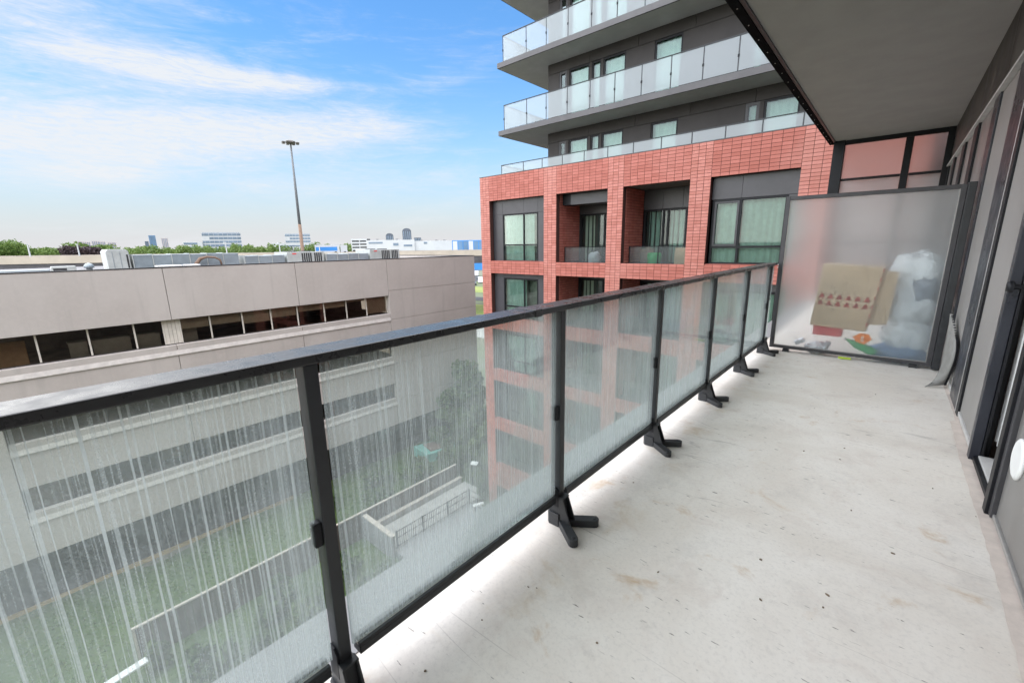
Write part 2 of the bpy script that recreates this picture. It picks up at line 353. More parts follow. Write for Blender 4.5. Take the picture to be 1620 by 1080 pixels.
b = t.bsdf(Base_Color=c, Roughness=.95); M['ground'] = t.done(b.outputs[0])
t = NT('bright_verge_grass'); P = t.n('ShaderNodeNewGeometry').outputs['Position']
c = t.mix(t.ramp(t.noise(P, .3, 5, .6), .35, .7), (.17, .23, .05), (.27, .28, .08)); b = t.bsdf(Base_Color=c, Roughness=.95); M['verge'] = t.done(b.outputs[0])
def leaf_mat(name, a, bcol):
    t = NT(name); rv = t.n('ShaderNodeNewGeometry').outputs['Random Per Island']; P = t.n('ShaderNodeNewGeometry').outputs['Position']
    c = t.mix(rv, a, bcol); c = t.mix(t.ramp(t.noise(P, .9, 3), .35, .7, 0, .45), c, mul(bcol, 1.3))
    di = t.n('ShaderNodeBsdfDiffuse', {'Color': c}); tl = t.n('ShaderNodeBsdfTranslucent', {'Color': c})
    gl = t.n('ShaderNodeBsdfGlossy', {'Roughness': .5, 'Color': (.5, .5, .5)})
    m1 = t.n('ShaderNodeMixShader', {0: .3, 1: di.outputs[0], 2: tl.outputs[0]})
    return t.done(t.n('ShaderNodeMixShader', {0: .05, 1: m1.outputs[0], 2: gl.outputs[0]}).outputs[0])
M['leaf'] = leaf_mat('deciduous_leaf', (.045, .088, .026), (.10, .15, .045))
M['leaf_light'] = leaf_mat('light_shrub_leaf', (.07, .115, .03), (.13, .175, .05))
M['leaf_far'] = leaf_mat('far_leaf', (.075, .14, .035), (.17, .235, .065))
M['leaf_plum'] = leaf_mat('plum_leaf', (.05, .035, .045), (.085, .06, .06))
M['grass_blade'] = leaf_mat('grass_blade', (.085, .14, .042), (.14, .19, .06))

# ------------------------------------------------------------------ mesh helpers
class MB:
    def __init__(s): s.v = []; s.f = []
    def add(s, vs, fs):
        o = len(s.v); s.v += [tuple(x) for x in vs]; s.f += [tuple(i + o for i in q) for q in fs]; return s
    def box(s, x0, x1, y0, y1, z0, z1):
        return s.add([(x0, y0, z0), (x1, y0, z0), (x1, y1, z0), (x0, y1, z0), (x0, y0, z1), (x1, y0, z1), (x1, y1, z1), (x0, y1, z1)],
                     [(0, 3, 2, 1), (4, 5, 6, 7), (0, 1, 5, 4), (1, 2, 6, 5), (2, 3, 7, 6), (3, 0, 4, 7)])
    def quad(s, a, b, c, d): return s.add([a, b, c, d], [(0, 1, 2, 3)])
    def prism(s, pts, z0, z1):                       # polygon (x, y) extruded in z
        n = len(pts)
        return s.add([(x, y, z0) for x, y in pts] + [(x, y, z1) for x, y in pts],
                     [tuple(range(n))[::-1], tuple(range(n, 2 * n))] + [(i, (i + 1) % n, n + (i + 1) % n, n + i) for i in range(n)])
    def prism_y(s, pts, y0, y1):                     # polygon (x, z) extruded in y
        n = len(pts)
        return s.add([(x, y0, z) for x, z in pts] + [(x, y1, z) for x, z in pts],
                     [tuple(range(n)), tuple(range(n, 2 * n))[::-1]] + [(i, n + i, n + (i + 1) % n, (i + 1) % n) for i in range(n)])
    def prism_x(s, pts, x0, x1):                     # polygon (y, z) extruded in x
        n = len(pts)
        return s.add([(x0, y, z) for y, z in pts] + [(x1, y, z) for y, z in pts],
                     [tuple(range(n))[::-1], tuple(range(n, 2 * n))] + [(i, (i + 1) % n, n + (i + 1) % n, n + i) for i in range(n)])
    def tube(s, pts, rad, n=10, cap=True):
        pts = [Vector(p) for p in pts]; rings = []
        rads = rad if isinstance(rad, (list, tuple)) else [rad] * len(pts)
        o = len(s.v)
        for i, p in enumerate(pts):
            d = (pts[min(i + 1, len(pts) - 1)] - pts[max(i - 1, 0)]).normalized()
            a = d.orthogonal().normalized() if i == 0 else (a - d * a.dot(d)).normalized()
            b = d.cross(a)
            for k in range(n):
                th = 2 * math.pi * k / n; s.v.append(tuple(p + (a * math.cos(th) + b * math.sin(th)) * rads[i]))
        for i in range(len(pts) - 1):
            for k in range(n): s.f.append((o + i * n + k, o + i * n + (k + 1) % n, o + (i + 1) * n + (k + 1) % n, o + (i + 1) * n + k))
        if cap:
            s.f.append(tuple(o + k for k in range(n))[::-1]); s.f.append(tuple(o + (len(pts) - 1) * n + k for k in range(n)))
        return s
    def lathe(s, prof, base, axis=(0, 0, 1), n=16):  # profile (r, h)
        ax = Vector(axis).normalized(); a = ax.orthogonal().normalized(); b = ax.cross(a); base = Vector(base); o = len(s.v)
        for r_, h_ in prof:
            for k in range(n):
                th = 2 * math.pi * k / n; s.v.append(tuple(base + ax * h_ + (a * math.cos(th) + b * math.sin(th)) * r_))
        for i in range(len(prof) - 1):
            for k in range(n): s.f.append((o + i * n + k, o + i * n + (k + 1) % n, o + (i + 1) * n + (k + 1) % n, o + (i + 1) * n + k))
        s.f.append(tuple(o + k for k in range(n))[::-1]); s.f.append(tuple(o + (len(prof) - 1) * n + k for k in range(n)))
        return s
    def build(s, name, mat, parent=None, bevel=0.0, smooth=False, **tags):
        me = bpy.data.meshes.new(name); me.from_pydata(s.v, [], s.f); me.materials.append(M[mat] if isinstance(mat, str) else mat)
        if smooth: me.polygons.foreach_set('use_smooth', [True] * len(me.polygons))
        me.update()
        o = bpy.data.objects.new(name, me); C.objects.link(o)
        if parent is not None:
            o.parent = parent; o.matrix_parent_inverse = Matrix.Translation(-Vector(parent['_at'])) if '_at' in parent else Matrix()
        if bevel:
            md = o.modifiers.new('bevel', 'BEVEL'); md.width = bevel; md.segments = 2; md.limit_method = 'ANGLE'; md.angle_limit = R(40)
        for k, v in tags.items(): o[k] = v
        return o
def box(name, mat, dims, parent=None, bevel=0.0, **tags): return MB().box(*dims).build(name, mat, parent, bevel, **tags)
def thing(name, label, cat, at=(0, 0, 0), group=None):
    o = bpy.data.objects.new(name, None); C.objects.link(o); o.location = at; o.empty_display_size = .3
    o['label'] = label; o['category'] = cat; o['_at'] = list(at)
    if group: o['group'] = group
    return o
def copy_to(o, parent, loc=None):
    c = o.copy(); C.objects.link(c); c.parent = parent
    if loc is not None: c.location = loc
    return c
def struct(name, mb, mat, bevel=0.0): return mb.build(name, mat, None, bevel, kind='structure')
def finish_tags():
    for o in bpy.data.objects:
        if '_at' in o: del o['_at']

# ------------------------------------------------------------------ terrain, roads
GZ = -16.5
struct('ground', MB().quad((-9000, -9000, GZ - .06), (9000, -9000, GZ - .06), (9000, 9000, GZ - .06), (-9000, 9000, GZ - .06)), 'ground')
mb = MB(); nx, ny = 40, 60                                         # gently uneven lawn between the buildings
for i in range(nx + 1):
    for j in range(ny + 1):
        x = -33 + 33.5 * i / nx; y = -14 + 54 * j / ny
        mb.v.append((x, y, GZ + .10 * math.sin(x * .9 + y * .31) * math.sin(y * .5) + .35 * math.exp(-((x + 26) / 2.5) ** 2) * (1 if y < 26 else .3)))
for i in range(nx):
    for j in range(ny): mb.f.append((i * (ny + 1) + j, (i + 1) * (ny + 1) + j, (i + 1) * (ny + 1) + j + 1, i * (ny + 1) + j + 1))
struct('lawn', mb, 'grass')
def strip(name, p0, p1, w, z, mat):                                # a straight strip of ground
    p0 = Vector((*p0, 0)); p1 = Vector((*p1, 0)); d = (p1 - p0).normalized(); n = Vector((-d.y, d.x, 0)) * w / 2
    q = [p0 + n, p1 + n, p1 - n, p0 - n]
    struct(name, MB().prism([(v.x, v.y) for v in q], z - .05, z), mat)
strip('road', (-30, 125), (-260, 60), 9, GZ + .004, 'asphalt')
strip('car_park', (-80, 210), (-260, 130), 36, GZ + .004, 'asphalt')
strip('grass_verge', (-20, 100), (-220, 60), 16, GZ + .008, 'verge')
strip('grass_bank', (-40, 148), (-260, 95), 20, GZ + .012, 'verge')
strip('footpath', (-10, 84), (-150, 40), 3, GZ + .016, 'concrete')
strip('service_road', (-20, 62), (-70, 62), 7, GZ + .012, 'concrete')
struct('patio', MB().box(-19.9, -10.0, 11.8, 18.2, GZ + .2, GZ + .42), 'grey_paving')
struct('garden_path', MB().box(-22.3, -19.95, 12.0, 19.6, GZ + .2, GZ + .415), 'concrete')

# grass tufts, uncountable
mb = MB()
for _ in range(26000):
    x = rnd.uniform(-30.5, -8); y = rnd.uniform(-3, 30)
    if -22.6 < x < -9.8 and 11.6 < y < 19.8: continue
    h = rnd.uniform(.06, .17); a = rnd.uniform(0, 6.28); w = rnd.uniform(.03, .07)
    z = GZ + .10 * math.sin(x * .9 + y * .31) * math.sin(y * .5) + .35 * math.exp(-((x + 26) / 2.5) ** 2) * (1 if y < 26 else .3) - .03
    dx, dy = math.cos(a) * w, math.sin(a) * w; lx, ly = rnd.uniform(-.12, .12), rnd.uniform(-.12, .12)
    mb.add([(x - dx, y - dy, z), (x + dx, y + dy, z), (x + lx, y + ly, z + h)], [(0, 1, 2)])
mb.build('grass', 'grass_blade', None, kind='stuff', label='short rough grass covering the lawn between the buildings', category='grass')

# ------------------------------------------------------------------ our balcony: floor, ceiling
struct('balcony_floor', MB().box(-1.44, .54, -3.0, 11.6, -.22, 0.0), 'floor', .012)
struct('slab_edge', MB().box(-1.438, -1.185, -2.98, 11.58, .0005, .0045), 'grey_paving')
mb = MB()                                                          # bare, crumbling edge of the paint along the wall
ys = [-3 + .045 * i for i in range(200)]
L = [(.468 + .004 * math.sin(y * 3.1) + .006 * rnd.random() + (.03 if y > 4.4 else 0), y) for y in ys]
for i in range(len(L) - 1): mb.quad((L[i][0], L[i][1], .0035), (.53, L[i][1], .0035), (.53, L[i + 1][1], .0035), (L[i + 1][0], L[i + 1][1], .0035))
struct('bare_floor_edge', mb, 'pink_edge')
ceil = struct('ceiling', MB().box(-1.30, 1.6, -3.0, 11.46, 3.255, 3.50), 'ceiling')
box('drip_edge', 'matte_black', (-1.302, -1.225, -2.99, 11.44, 3.225, 3.254), ceil, .003)
box('edge_trim', 'grey_frame', (-1.2249, -1.19, -2.99, 11.44, 3.235, 3.254), ceil, .003)
scr = MB().lathe([(.006, 0), (.006, .004), (.003, .006)], (0, 0, 0), (0, 0, -1), 8).build('screw', 'silver', ceil)
scr.location = (-1.262, 3.2, 3.2249)
for k in range(1, 22):
    copy_to(scr, ceil, (-1.262, 3.2 + .38 * k, 3.2249))

mb = MB()                                                          # grit lying on the floor
for _ in range(30):
    x = rnd.uniform(-1.0, .5); y = rnd.choice([rnd.uniform(.4, 3.4), rnd.uniform(.4, 6.0)]); s = rnd.uniform(.0016, .0048) * (1 if rnd.random() < .93 else 1.6)
    a = rnd.uniform(0, 3.14); e = rnd.uniform(1, 2.4); pts = []
    for k in range(6):
        th = k * math.pi / 3; r_ = s * rnd.uniform(.7, 1.2); px, py = r_ * e * math.cos(th), r_ * math.sin(th)
        pts.append((x + px * math.cos(a) - py * math.sin(a), y + px * math.sin(a) + py * math.cos(a)))
    mb.prism(pts, 0.0005, s * .8)
mb.build('floor_grit', 'debris', None, kind='stuff', label='dark grit and crumbs scattered over the white balcony floor', category='grit')

# ------------------------------------------------------------------ balcony railing
rail = thing('balcony_railing', 'black metal balcony railing with streaked glass panes on splayed feet', 'railing', (-1.08, 0, 0))
XI = -1.052                                                        # inner face of the posts
POSTS = [-.68, .42, 1.52, 2.61, 3.70, 4.78, 5.80]
PW, PD = .036, .052
for i, (a, b) in enumerate(((-1.6, 1.33), (1.334, 6.05))):
    s = MB().box(-1.156, -1.047, a, b, 1.0495, 1.0745).build('top_rail', 'rail_top', rail, .004)
    if i == 1: MB().box(-1.1585, -1.0445, 1.332, 1.375, 1.047, 1.077).build('joint_sleeve', 'rail_top', rail, .002)
def foot_mesh():
    mb = MB()
    mb.prism([(-.068, -.020), (-.052, -.034), (.004, -.034), (.004, .034), (-.052, .034), (-.068, .020)], 0, .066)   # sleeve
    mb.prism([(-.056, -.025), (.003, -.025), (.003, .025), (-.056, .025)], .066, .150)
    for y0, y1 in ((-.0255, -.0185), (.0185, .0255)):                                                             # gusset cheeks
        mb.prism_y([(.0, .03), (.066, .03), (.022, .152), (.0, .152)], y0, y1)
    mb.prism_y([(.014, .03), (.028, .03), (.010, .148), (.003, .148)], -.018, .018)
    mb.box(-.002, .026, -.0252, .0252, .1505, .158)
    for sgn in (-1, 1):                                                                                           # two splayed toes
        ang = R(36) * sgn; ca, sa = math.cos(ang), math.sin(ang); w = .0225; ln = .165
        out = [(-.015, -w), (ln - w, -w)] + [(ln - w + w * math.sin(k * math.pi / 6), -w * math.cos(k * math.pi / 6)) for k in range(1, 6)] + [(ln - w, w), (-.015, w)]
        pts = [(.012 + x * ca - y * sa, .008 * sgn + x * sa + y * ca) for x, y in out]
        mb.prism(pts, 0, .036 + (.0006 if sgn > 0 else 0))
        cx, cy = .012 + (ln - w) * ca, .008 * sgn + (ln - w) * sa
        mb.lathe([(.010, 0), (.010, .003), (.006, .004)], (cx, cy, .036), (0, 0, 1), 10)
    return mb
proto_post = proto_foot = None
for i, y in enumerate(POSTS):
    yc = y + PW / 2
    p = MB().box(-PD, 0, -PW / 2, PW / 2, .04, 1.0492) if i == 0 else None
    if i == 0:
        post = p.build('post', 'charcoal', rail, .003); foot = foot_mesh().build('base_bracket', 'charcoal', post, .003)
        post.matrix_parent_inverse = Matrix(); post.location = (XI + 1.08, yc, 0)
        mid = MB().box(-.036, -.008, -.040, -PW / 2 - .0005, .545, .615).build('glass_clip', 'black_metal', post, .003)
        low = MB().prism_y([(-.046, .10), (-.001, .10), (-.001, .185), (-.018, .20), (-.046, .20)], -.026, -PW / 2 - .0005).build('rail_bracket', 'black_metal', post, .002)
        kids = (foot, mid, low)
    else:
        q = copy_to(post, rail, (XI + 1.08, yc, 0))
        for k in kids: copy_to(k, q)
for a, b in zip(POSTS, POSTS[1:] + [6.03]):
    y0, y1 = a + PW, b
    if b == 6.03: y1 = 6.03
    mb = MB()
    mb.box(-1.094, -1.054, y0 + .0265, y1 - .0265, .132, .158)
    mb.box(-1.094, -1.079, y0 + .0265, y1 - .0265, .1583, .178); mb.box(-1.067, -1.054, y0 + .0265, y1 - .0265, .1583, .170)
    br = mb.build('bottom_rail', 'charcoal', rail, .002)
    MB().box(-1.0785, -1.0675, y0 + .027, y1 - .027, .1585, .168).build('gasket', 'sill', br)
    MB().box(-1.0775, -1.0695, y0 + .014, y1 - .014, .1685, 1.044).build('glass_pane', 'rail_glass', rail)

# ------------------------------------------------------------------ privacy divider across the balcony
div = thing('privacy_divider', 'tall frosted glass privacy divider with charcoal frame across the balcony', 'divider', (-.3, 6.1, 0))
DX0, DX1, DZ0, DZ1, DY = -1.04, .435, .035, 1.832, 6.075
mb = MB(); fw = .042
mb.box(DX0, DX0 + fw, DY, DY + .05, DZ0, DZ1); mb.box(DX1 - fw, DX1, DY, DY + .05, DZ0, DZ1)
mb.box(DX0 + fw, DX1 - fw, DY + .0005, DY + .0495, DZ1 - fw, DZ1 - .0005); mb.box(DX0 + fw, DX1 - fw, DY + .0005, DY + .0495, DZ0 + .0005, DZ0 + .036)
mb.build('frame', 'grey_frame', div, .003)
box('side_post', 'charcoal', (DX1 + .002, .496, DY - .03, DY + .07, .012, 1.845), div, .004)
etched_pane('glass_pane', 'frosted', DX0 + fw, DX1 - fw, DY + .0245, DY + .0285, DZ0 + .036, DZ1 - fw, div)
mb = MB()
for a in ((DX0 + fw + .0005, DX0 + fw + .006, DZ0 + .037, DZ1 - fw - .001), (DX1 - fw - .006, DX1 - fw - .0005, DZ0 + .037, DZ1 - fw - .001)): mb.box(a[0], a[1], DY + .010, DY + .0205, a[2], a[3])
mb.box(DX0 + fw + .007, DX1 - fw - .007, DY + .010, DY + .0205, DZ0 + .0365, DZ0 + .043)
mb.build('glazing_bead', 'silver', div)
for x in (-.86, .30):
    MB().prism_y([(x - .035, 0), (x + .035, 0), (x + .030, .034), (x - .030, .034)], DY - .02, DY + .06).build('foot', 'charcoal', div, .003)
for z in (1.02, 1.05): MB().lathe([(.007, 0), (.007, .01), (.004, .013)], (-1.043, DY + .02, z), (-1, 0, 0), 8).build('bolt', 'silver', div)

# curled rubber strip at the foot of the wall
KEY = [((.474, 5.84, .620), (.492, 5.80, .615)), ((.472, 5.70, .50), (.512, 5.46, .49)), ((.470, 5.64, .44), (.514, 5.26, .44)), ((.467, 5.60, .35), (.515, 5.19, .37)),
       ((.462, 5.53, .25), (.515, 5.20, .29)), ((.452, 5.46, .15), (.514, 5.26, .21)), ((.418, 5.38, .05), (.512, 5.36, .10)), ((.365, 5.29, .006), (.508, 5.42, .022))]
def key_pt(u, side):
    f = u * (len(KEY) - 1); i = min(int(f), len(KEY) - 2); f -= i
    p = [Vector(KEY[max(0, min(len(KEY) - 1, i + d))][side]) for d in (-1, 0, 1, 2)]
    return .5 * (2 * p[1] + (p[2] - p[0]) * f + (2 * p[0] - 5 * p[1] + 4 * p[2] - p[3]) * f ** 2 + (3 * p[1] - p[0] - 3 * p[2] + p[3]) * f ** 3)
mb = MB(); nseg = 34; th_ = Vector((0, .005, .002))
for i in range(nseg + 1):
    a, b = key_pt(i / nseg, 0), key_pt(i / nseg, 1); m_ = (a + b) / 2 + Vector((0, -.012, .004))
    mb.v += [tuple(a), tuple(m_), tuple(b), tuple(a + th_), tuple(m_ + th_), tuple(b + th_)]
for i in range(nseg):
    o = i * 6; q = o + 6
    mb.f += [(o, o + 1, q + 1, q), (o + 1, o + 2, q + 2, q + 1), (o + 3, q + 3, q + 4, o + 4), (o + 4, q + 4, q + 5, o + 5), (o, q, q + 3, o + 3), (o + 2, o + 5, q + 5, q + 2)]
st = mb.build('rubber_strip', 'rubber_grey', None, 0, True, label='curled grey rubber strip peeling off beside the privacy divider', category='rubber strip')
mb = MB()
for i in range(58):
    b = key_pt((i + .5) / 58, 1); mb.box(b.x - .012, b.x + .003, b.y - .020, b.y + .004, max(.001, b.z - .0030), b.z + .0030)
mb.build('bristle_edge', 'black_metal', st)

# ------------------------------------------------------------------ our own wall with door and windows
wall = thing('apartment_wall', 'dark metal apartment wall with glazed balcony door, lining the balcony', 'wall', (.55, 4, 0))
def wb(name, mat, y0, y1, z0, z1, x0=.524, x1=.60, bevel=.003, parent=None): return box(name, mat, (x0, x1, y0, y1, z0, z1), parent or wall, bevel)
wb('base_strip', 'silver', -3, 2.90, .012, .034, .520, .60)
near_door = wb('door_leaf', 'wall_panel', -3, 2.885, .036, 2.56, .530, .60)
wb('leaf_frame', 'grey_frame', 2.887, 2.935, .012, 2.565, .512, .61)
MB().lathe([(.092, 0), (.092, .008), (.080, .014), (.074, .014), (.02, .010)], (.5295, 2.735, .385), (-1, 0, 0), 28).build('vent_cover', 'white_paint', near_door, 0, True)
wb('door_post', 'black_metal', 2.937, 3.005, .0, 2.58, .500, .66)
wb('threshold', 'light_grey', 3.006, 3.66, .004, .040, .545, .66)
wb('threshold_nose', 'black_metal', 3.006, 3.66, .003, .030, .522, .544)
wb('door_jamb', 'navy_metal', 3.662, 3.735, .0, 2.58, .506, .552)
wb('door_stop', 'black_metal', 3.650, 3.735, .042, 2.57, .553, .566)
wb('door_head', 'navy_metal', 3.006, 3.66, 2.46, 2.58, .52, .60)
wb('room_floor', 'fence', 2.0, 3.9, .0, .02, .99, 1.58, 0)
wb('room_wall', 'interior', 1.8, 4.2, .0, 2.6, 1.585, 1.62, 0)
mb = MB(); nfold = 60                                                # white curtain just inside the door
for i in range(nfold + 1):
    y = 2.75 + 1.0 * i / nfold; x = .625 + .020 * math.sin(i * 1.05) + .008 * math.sin(i * 2.7)
    mb.v += [(x, y, .13), (x - .01, y, 2.45)]
for i in range(nfold): mb.f.append((2 * i, 2 * i + 2, 2 * i + 3, 2 * i + 1))
mb.build('curtain', 'white_paint', wall, 0, True)
win = wb('window', 'black_metal', 3.737, 3.775, .0, 2.58, .516, .60)
wb('window_infill', 'door_pane', 3.776, 4.540, .045, 2.575, .532, .60, .002, win)
wb('window_sill', 'light_grey', 3.776, 4.540, .012, .044, .522, .60, .002, win)
MB().lathe([(.012, 0), (.012, .03), (.030, .032), (.034, .045), (.026, .058)], (.553, 3.640, 1.06), (-1, 0, 0), 16).build('door_handle', 'black_metal', wall, 0, True)
wb('gasket', 'black_metal', 4.541, 4.650, .0, 2.58, .518, .60)
wb('trim', 'silver', 4.651, 4.678, .0, 2.58, .517, .60)
wb('frame', 'navy_metal', 4.679, 5.165, .0, 2.58, .520, .60)
wb('glazing', 'door_pane', 5.167, 5.98, .05, 2.575, .530, .598, .002)
wb('glazing_sill', 'light_grey', 5.167, 5.98, .0, .048, .526, .60)
wb('frame', 'navy_metal', 5.982, 6.30, .0, 2.58, .514, .60)
for y0, y1 in ((6.302, 7.35), (7.72, 8.65), (9.02, 10.1), (10.4, 11.2)):
    wb('glazing', 'wall_panel', y0, y1 - .002, .05, 2.575, .535, .598, .002)
for y0, y1 in ((7.35, 7.718), (8.65, 9.018), (10.1, 10.398), (11.2, 11.45)): wb('frame', 'black_metal', y0, y1, .0, 2.58, .512, .60)
wb('flashing', 'light_grey', -3, 11.45, 2.581, 2.6045, .488, .60, .002)
for y0, y1 in ((-3, .8), (.806, 3.35), (3.356, 5.9), (5.906, 8.5), (8.506, 11.45)): wb('header_panel', 'header', y0, y1, 2.606, 3.253, .524, .60)
wb('building_body', 'panel_dark', -25, 60, GZ, -.25, .62, 14, 0)
wb('building_body', 'panel_dark', -25, 60, 3.51, 14, .62, 14, 0)
wb('inner_wall', 'interior', -25, 60, -.24, 3.50, 1.64, 14, 0)

# screen closing the far end of the balcony, under the ceiling
scrn = thing('end_screen', 'black framed frosted glass screen under the ceiling at the far balcony end', 'screen', (-.3, 11.35, 0))
mb = MB(); y0, y1 = 11.30, 11.36
mb.box(-1.215, -1.03, y0 - .06, y1 + .06, .0, 3.253); mb.box(.43, .522, y0, y1, .0, 3.253); mb.box(-.125, -.012, y0, y1, .05, 3.17)
mb.box(-1.029, .429, y0, y1, 3.171, 3.253); mb.box(-1.029, .429, y0, y1, .0, .049)
for z in (1.25, 2.49): mb.box(-1.029, -.126, y0 + .002, y1 - .002, z, z + .045); mb.box(-.011, .429, y0 + .002, y1 - .002, z, z + .045)
mb.build('frame', 'black_metal', scrn, .004)
for x0, x1 in ((-1.03, -.125), (-.012, .43)):
    for z0, z1 in ((.05, 1.249), (1.296, 2.489), (2.536, 3.17)): etched_pane('glass_pane', 'frosted_top' if z0 > 2 else 'frosted_low', x0 + .001, x1 - .001, 11.326, 11.332, z0, z1, scrn)

# ------------------------------------------------------------------ clutter behind the divider
def crumple(c, size, seed, mat, name, label, cat, group=None, res=22, amp=.22, sharp=1.0, parent=None):
    g = random.Random(seed); waves = [(Vector((g.uniform(-1, 1), g.uniform(-1, 1), g.uniform(-1, 1))).normalized() * g.uniform(2, 8), g.uniform(0, 6.3)) for _ in range(14)]
    mb = MB(); n, m = res, res // 2 + 1
    for j in range(m + 1):
        ph = math.pi * j / m
        for i in range(n):
            th = 2 * math.pi * i / n; d = Vector((math.sin(ph) * math.cos(th), math.sin(ph) * math.sin(th), math.cos(ph)))
            s = 1 + amp * sum(abs(math.sin(d.dot(k) + p)) - .6 for k, p in waves) / 4 * sharp
            q = Vector((d.x * size[0] * s, d.y * size[1] * s, d.z * size[2] * s))
            q.z = max(q.z, -size[2] * .93)
            mb.v.append((c[0] + q.x, max(c[1] + q.y, 6.108), max(.004, c[2] + q.z)))
    for j in range(m):
        for i in range(n): mb.f.append((j * n + i, j * n + (i + 1) % n, (j + 1) * n + (i + 1) % n, (j + 1) * n + i))
    o = mb.build(name, mat, parent, 0, True)
    if parent is None:
        o['label'] = label; o['category'] = cat
        if group: o['group'] = group
    return o
# cardboard carton pressed against the glass, its print in two rows of triangles
cart = thing('cardboard_carton', 'brown cardboard carton with red triangle print leaning on the divider glass', 'box', (-.36, 6.14, .35))
TL, TR, BR, BL = Vector((-.600, 6.1062, 1.065)), Vector((-.055, 6.1062, 1.035)), Vector((-.135, 6.1062, .325)), Vector((-.655, 6.1062, .355))
def cp(u, v, d=0): p = (TL * (1 - u) + TR * u) * (1 - v) + (BL * (1 - u) + BR * u) * v; return Vector((p.x, p.y + d, p.z))
mb = MB(); front = [cp(0, 0), cp(1, 0), cp(1, 1), cp(0, 1)]; back = [p + Vector((.015, .16, .01)) for p in front]
mb.add(front + back, [(3, 2, 1, 0), (4, 5, 6, 7), (0, 1, 5, 4), (1, 2, 6, 5), (2, 3, 7, 6), (3, 0, 4, 7)]); body = mb.build('body', 'cardboard', cart, .004)
for row, v in ((0, .50), (1, .61)):
    for k in range(6):
        u = .10 + .155 * k; mb = MB(); s = .055; hh = .038
        pts = [cp(u - s, v + hh, -.0008), cp(u + s, v + hh, -.0008), cp(u + s * .25, v - hh, -.0008), cp(u - s * .25, v - hh, -.0008)]
        mb.add(pts + [p + Vector((0, .0006, 0)) for p in pts], [(0, 1, 2, 3), (7, 6, 5, 4), (0, 4, 5, 1), (1, 5, 6, 2), (2, 6, 7, 3), (3, 7, 4, 0)]); mb.build('printed_triangle', 'print_red', body)
for k in range(7):
    v = .02 + .14 * k; mb = MB(); pts = [cp(.97, v, -.001), cp(1.0, v - .01, -.001), cp(1.0, v + .05, -.001), cp(.975, v + .05, -.001)]
    mb.add(pts + [p + Vector((0, .0008, 0)) for p in pts], [(0, 1, 2, 3), (7, 6, 5, 4), (0, 4, 5, 1), (1, 5, 6, 2), (2, 6, 7, 3), (3, 7, 4, 0)]); mb.build('printed_edge', 'print_red', body)
mb = MB(); q = [Vector((-.075, 6.15, 1.01)), Vector((.062, 6.118, .99)), Vector((.035, 6.118, .42)), Vector((-.125, 6.15, .40))]
mb.add(q + [p + Vector((0, .02, 0)) for p in q], [(3, 2, 1, 0), (4, 5, 6, 7), (0, 1, 5, 4), (1, 2, 6, 5), (2, 3, 7, 6), (3, 0, 4, 7)]); mb.build('open_flap', 'cardboard', cart, .002)
rc = MB().box(-.62, -.34, 6.13, 6.30, .235, .40).build('red_carton', 'red_box', None, .008, label='bright red carton below the cardboard box behind the divider', category='box')
bt = thing('soda_bottle', 'green plastic soda bottle with orange label lying behind the divider', 'bottle', (-.15, 6.16, .0))
A, Bq = Vector((-.30, 6.165, .215)), Vector((-.02, 6.165, .085)); ax = (Bq - A); ln = ax.length
MB().lathe([(.013, 0), (.014, .03), (.030, .075), (.046, .12), (.048, .17), (.044, .20), (.047, .24), (.046, ln - .02), (.034, ln)], A, ax, 20).build('body', 'bottle_green', bt, 0, True)
MB().lathe([(.016, -.012), (.016, .014)], A, ax, 14).build('cap', 'white_paint', bt)
lab = MB(); pc = Vector((-.155, 6.1065, .243)); pts = [(-.082, .018), (-.02, .066), (.055, .060), (.088, .005), (.028, -.060), (-.045, -.035)]
lab.prism_y([(pc.x + x, pc.z + z) for x, z in pts], 6.1065, 6.109); lab = lab.build('label', 'orange_label', bt)
for dz, s in ((.018, .013), (-.016, .015)):
    mb = MB(); n = 14
    ring = [(pc.x + .004 + math.cos(k * 2 * math.pi / n) * s, pc.z + dz + math.sin(k * 2 * math.pi / n) * s) for k in range(n)]
    inner = [(pc.x + .004 + math.cos(k * 2 * math.pi / n) * s * .4, pc.z + dz + math.sin(k * 2 * math.pi / n) * s * .4) for k in range(n)]
    for k in range(n): mb.quad((ring[k][0], 6.1055, ring[k][1]), (ring[(k + 1) % n][0], 6.1055, ring[(k + 1) % n][1]), (inner[(k + 1) % n][0], 6.1055, inner[(k + 1) % n][1]), (inner[k][0], 6.1055, inner[k][1]))
    mb.build('logo_ring', 'white_paint', lab)
for i, (x, z, a, lb) in enumerate(((-.74, .13, .5, 'leftmost crushed tin can behind the divider, by the railing'), (-.63, .075, -.4, 'crushed tin can lying low under the red carton'), (-.47, .11, 1.2, 'dented tin can between the red carton and green bottle'))):
    t_ = MB(); d = Vector((math.cos(a), .25, math.sin(a))).normalized(); p0 = Vector((x, 6.165, z)) - d * .055
    t_.lathe([(.024, 0), (.031, .01), (.033, .03), (.027, .05), (.034, .075), (.030, .10), (.024, .112)], p0, d, 12).build('tin_can', 'tin', None, 0, False, label=lb, category='can', group='crushed tin cans behind the divider')
crumple((-.56, 6.19, .07), (.10, .06, .07), 5, 'bag_grey', 'crumpled_wrapper', 'small crumpled pale wrapper on the floor left of the green bottle', 'wrapper', amp=.4)
crumple((.22, 6.33, .97), (.22, .13, .20), 11, 'bag_grey', 'plastic_bag', 'shiny pale plastic bag topmost on the pile behind the divider', 'bag', 'bags piled behind the divider', amp=.45)
crumple((.31, 6.27, .84), (.11, .10, .17), 23, 'bag_dark', 'plastic_bag', 'dark slate plastic bag at the right edge of the divider pile', 'bag', 'bags piled behind the divider', amp=.4)
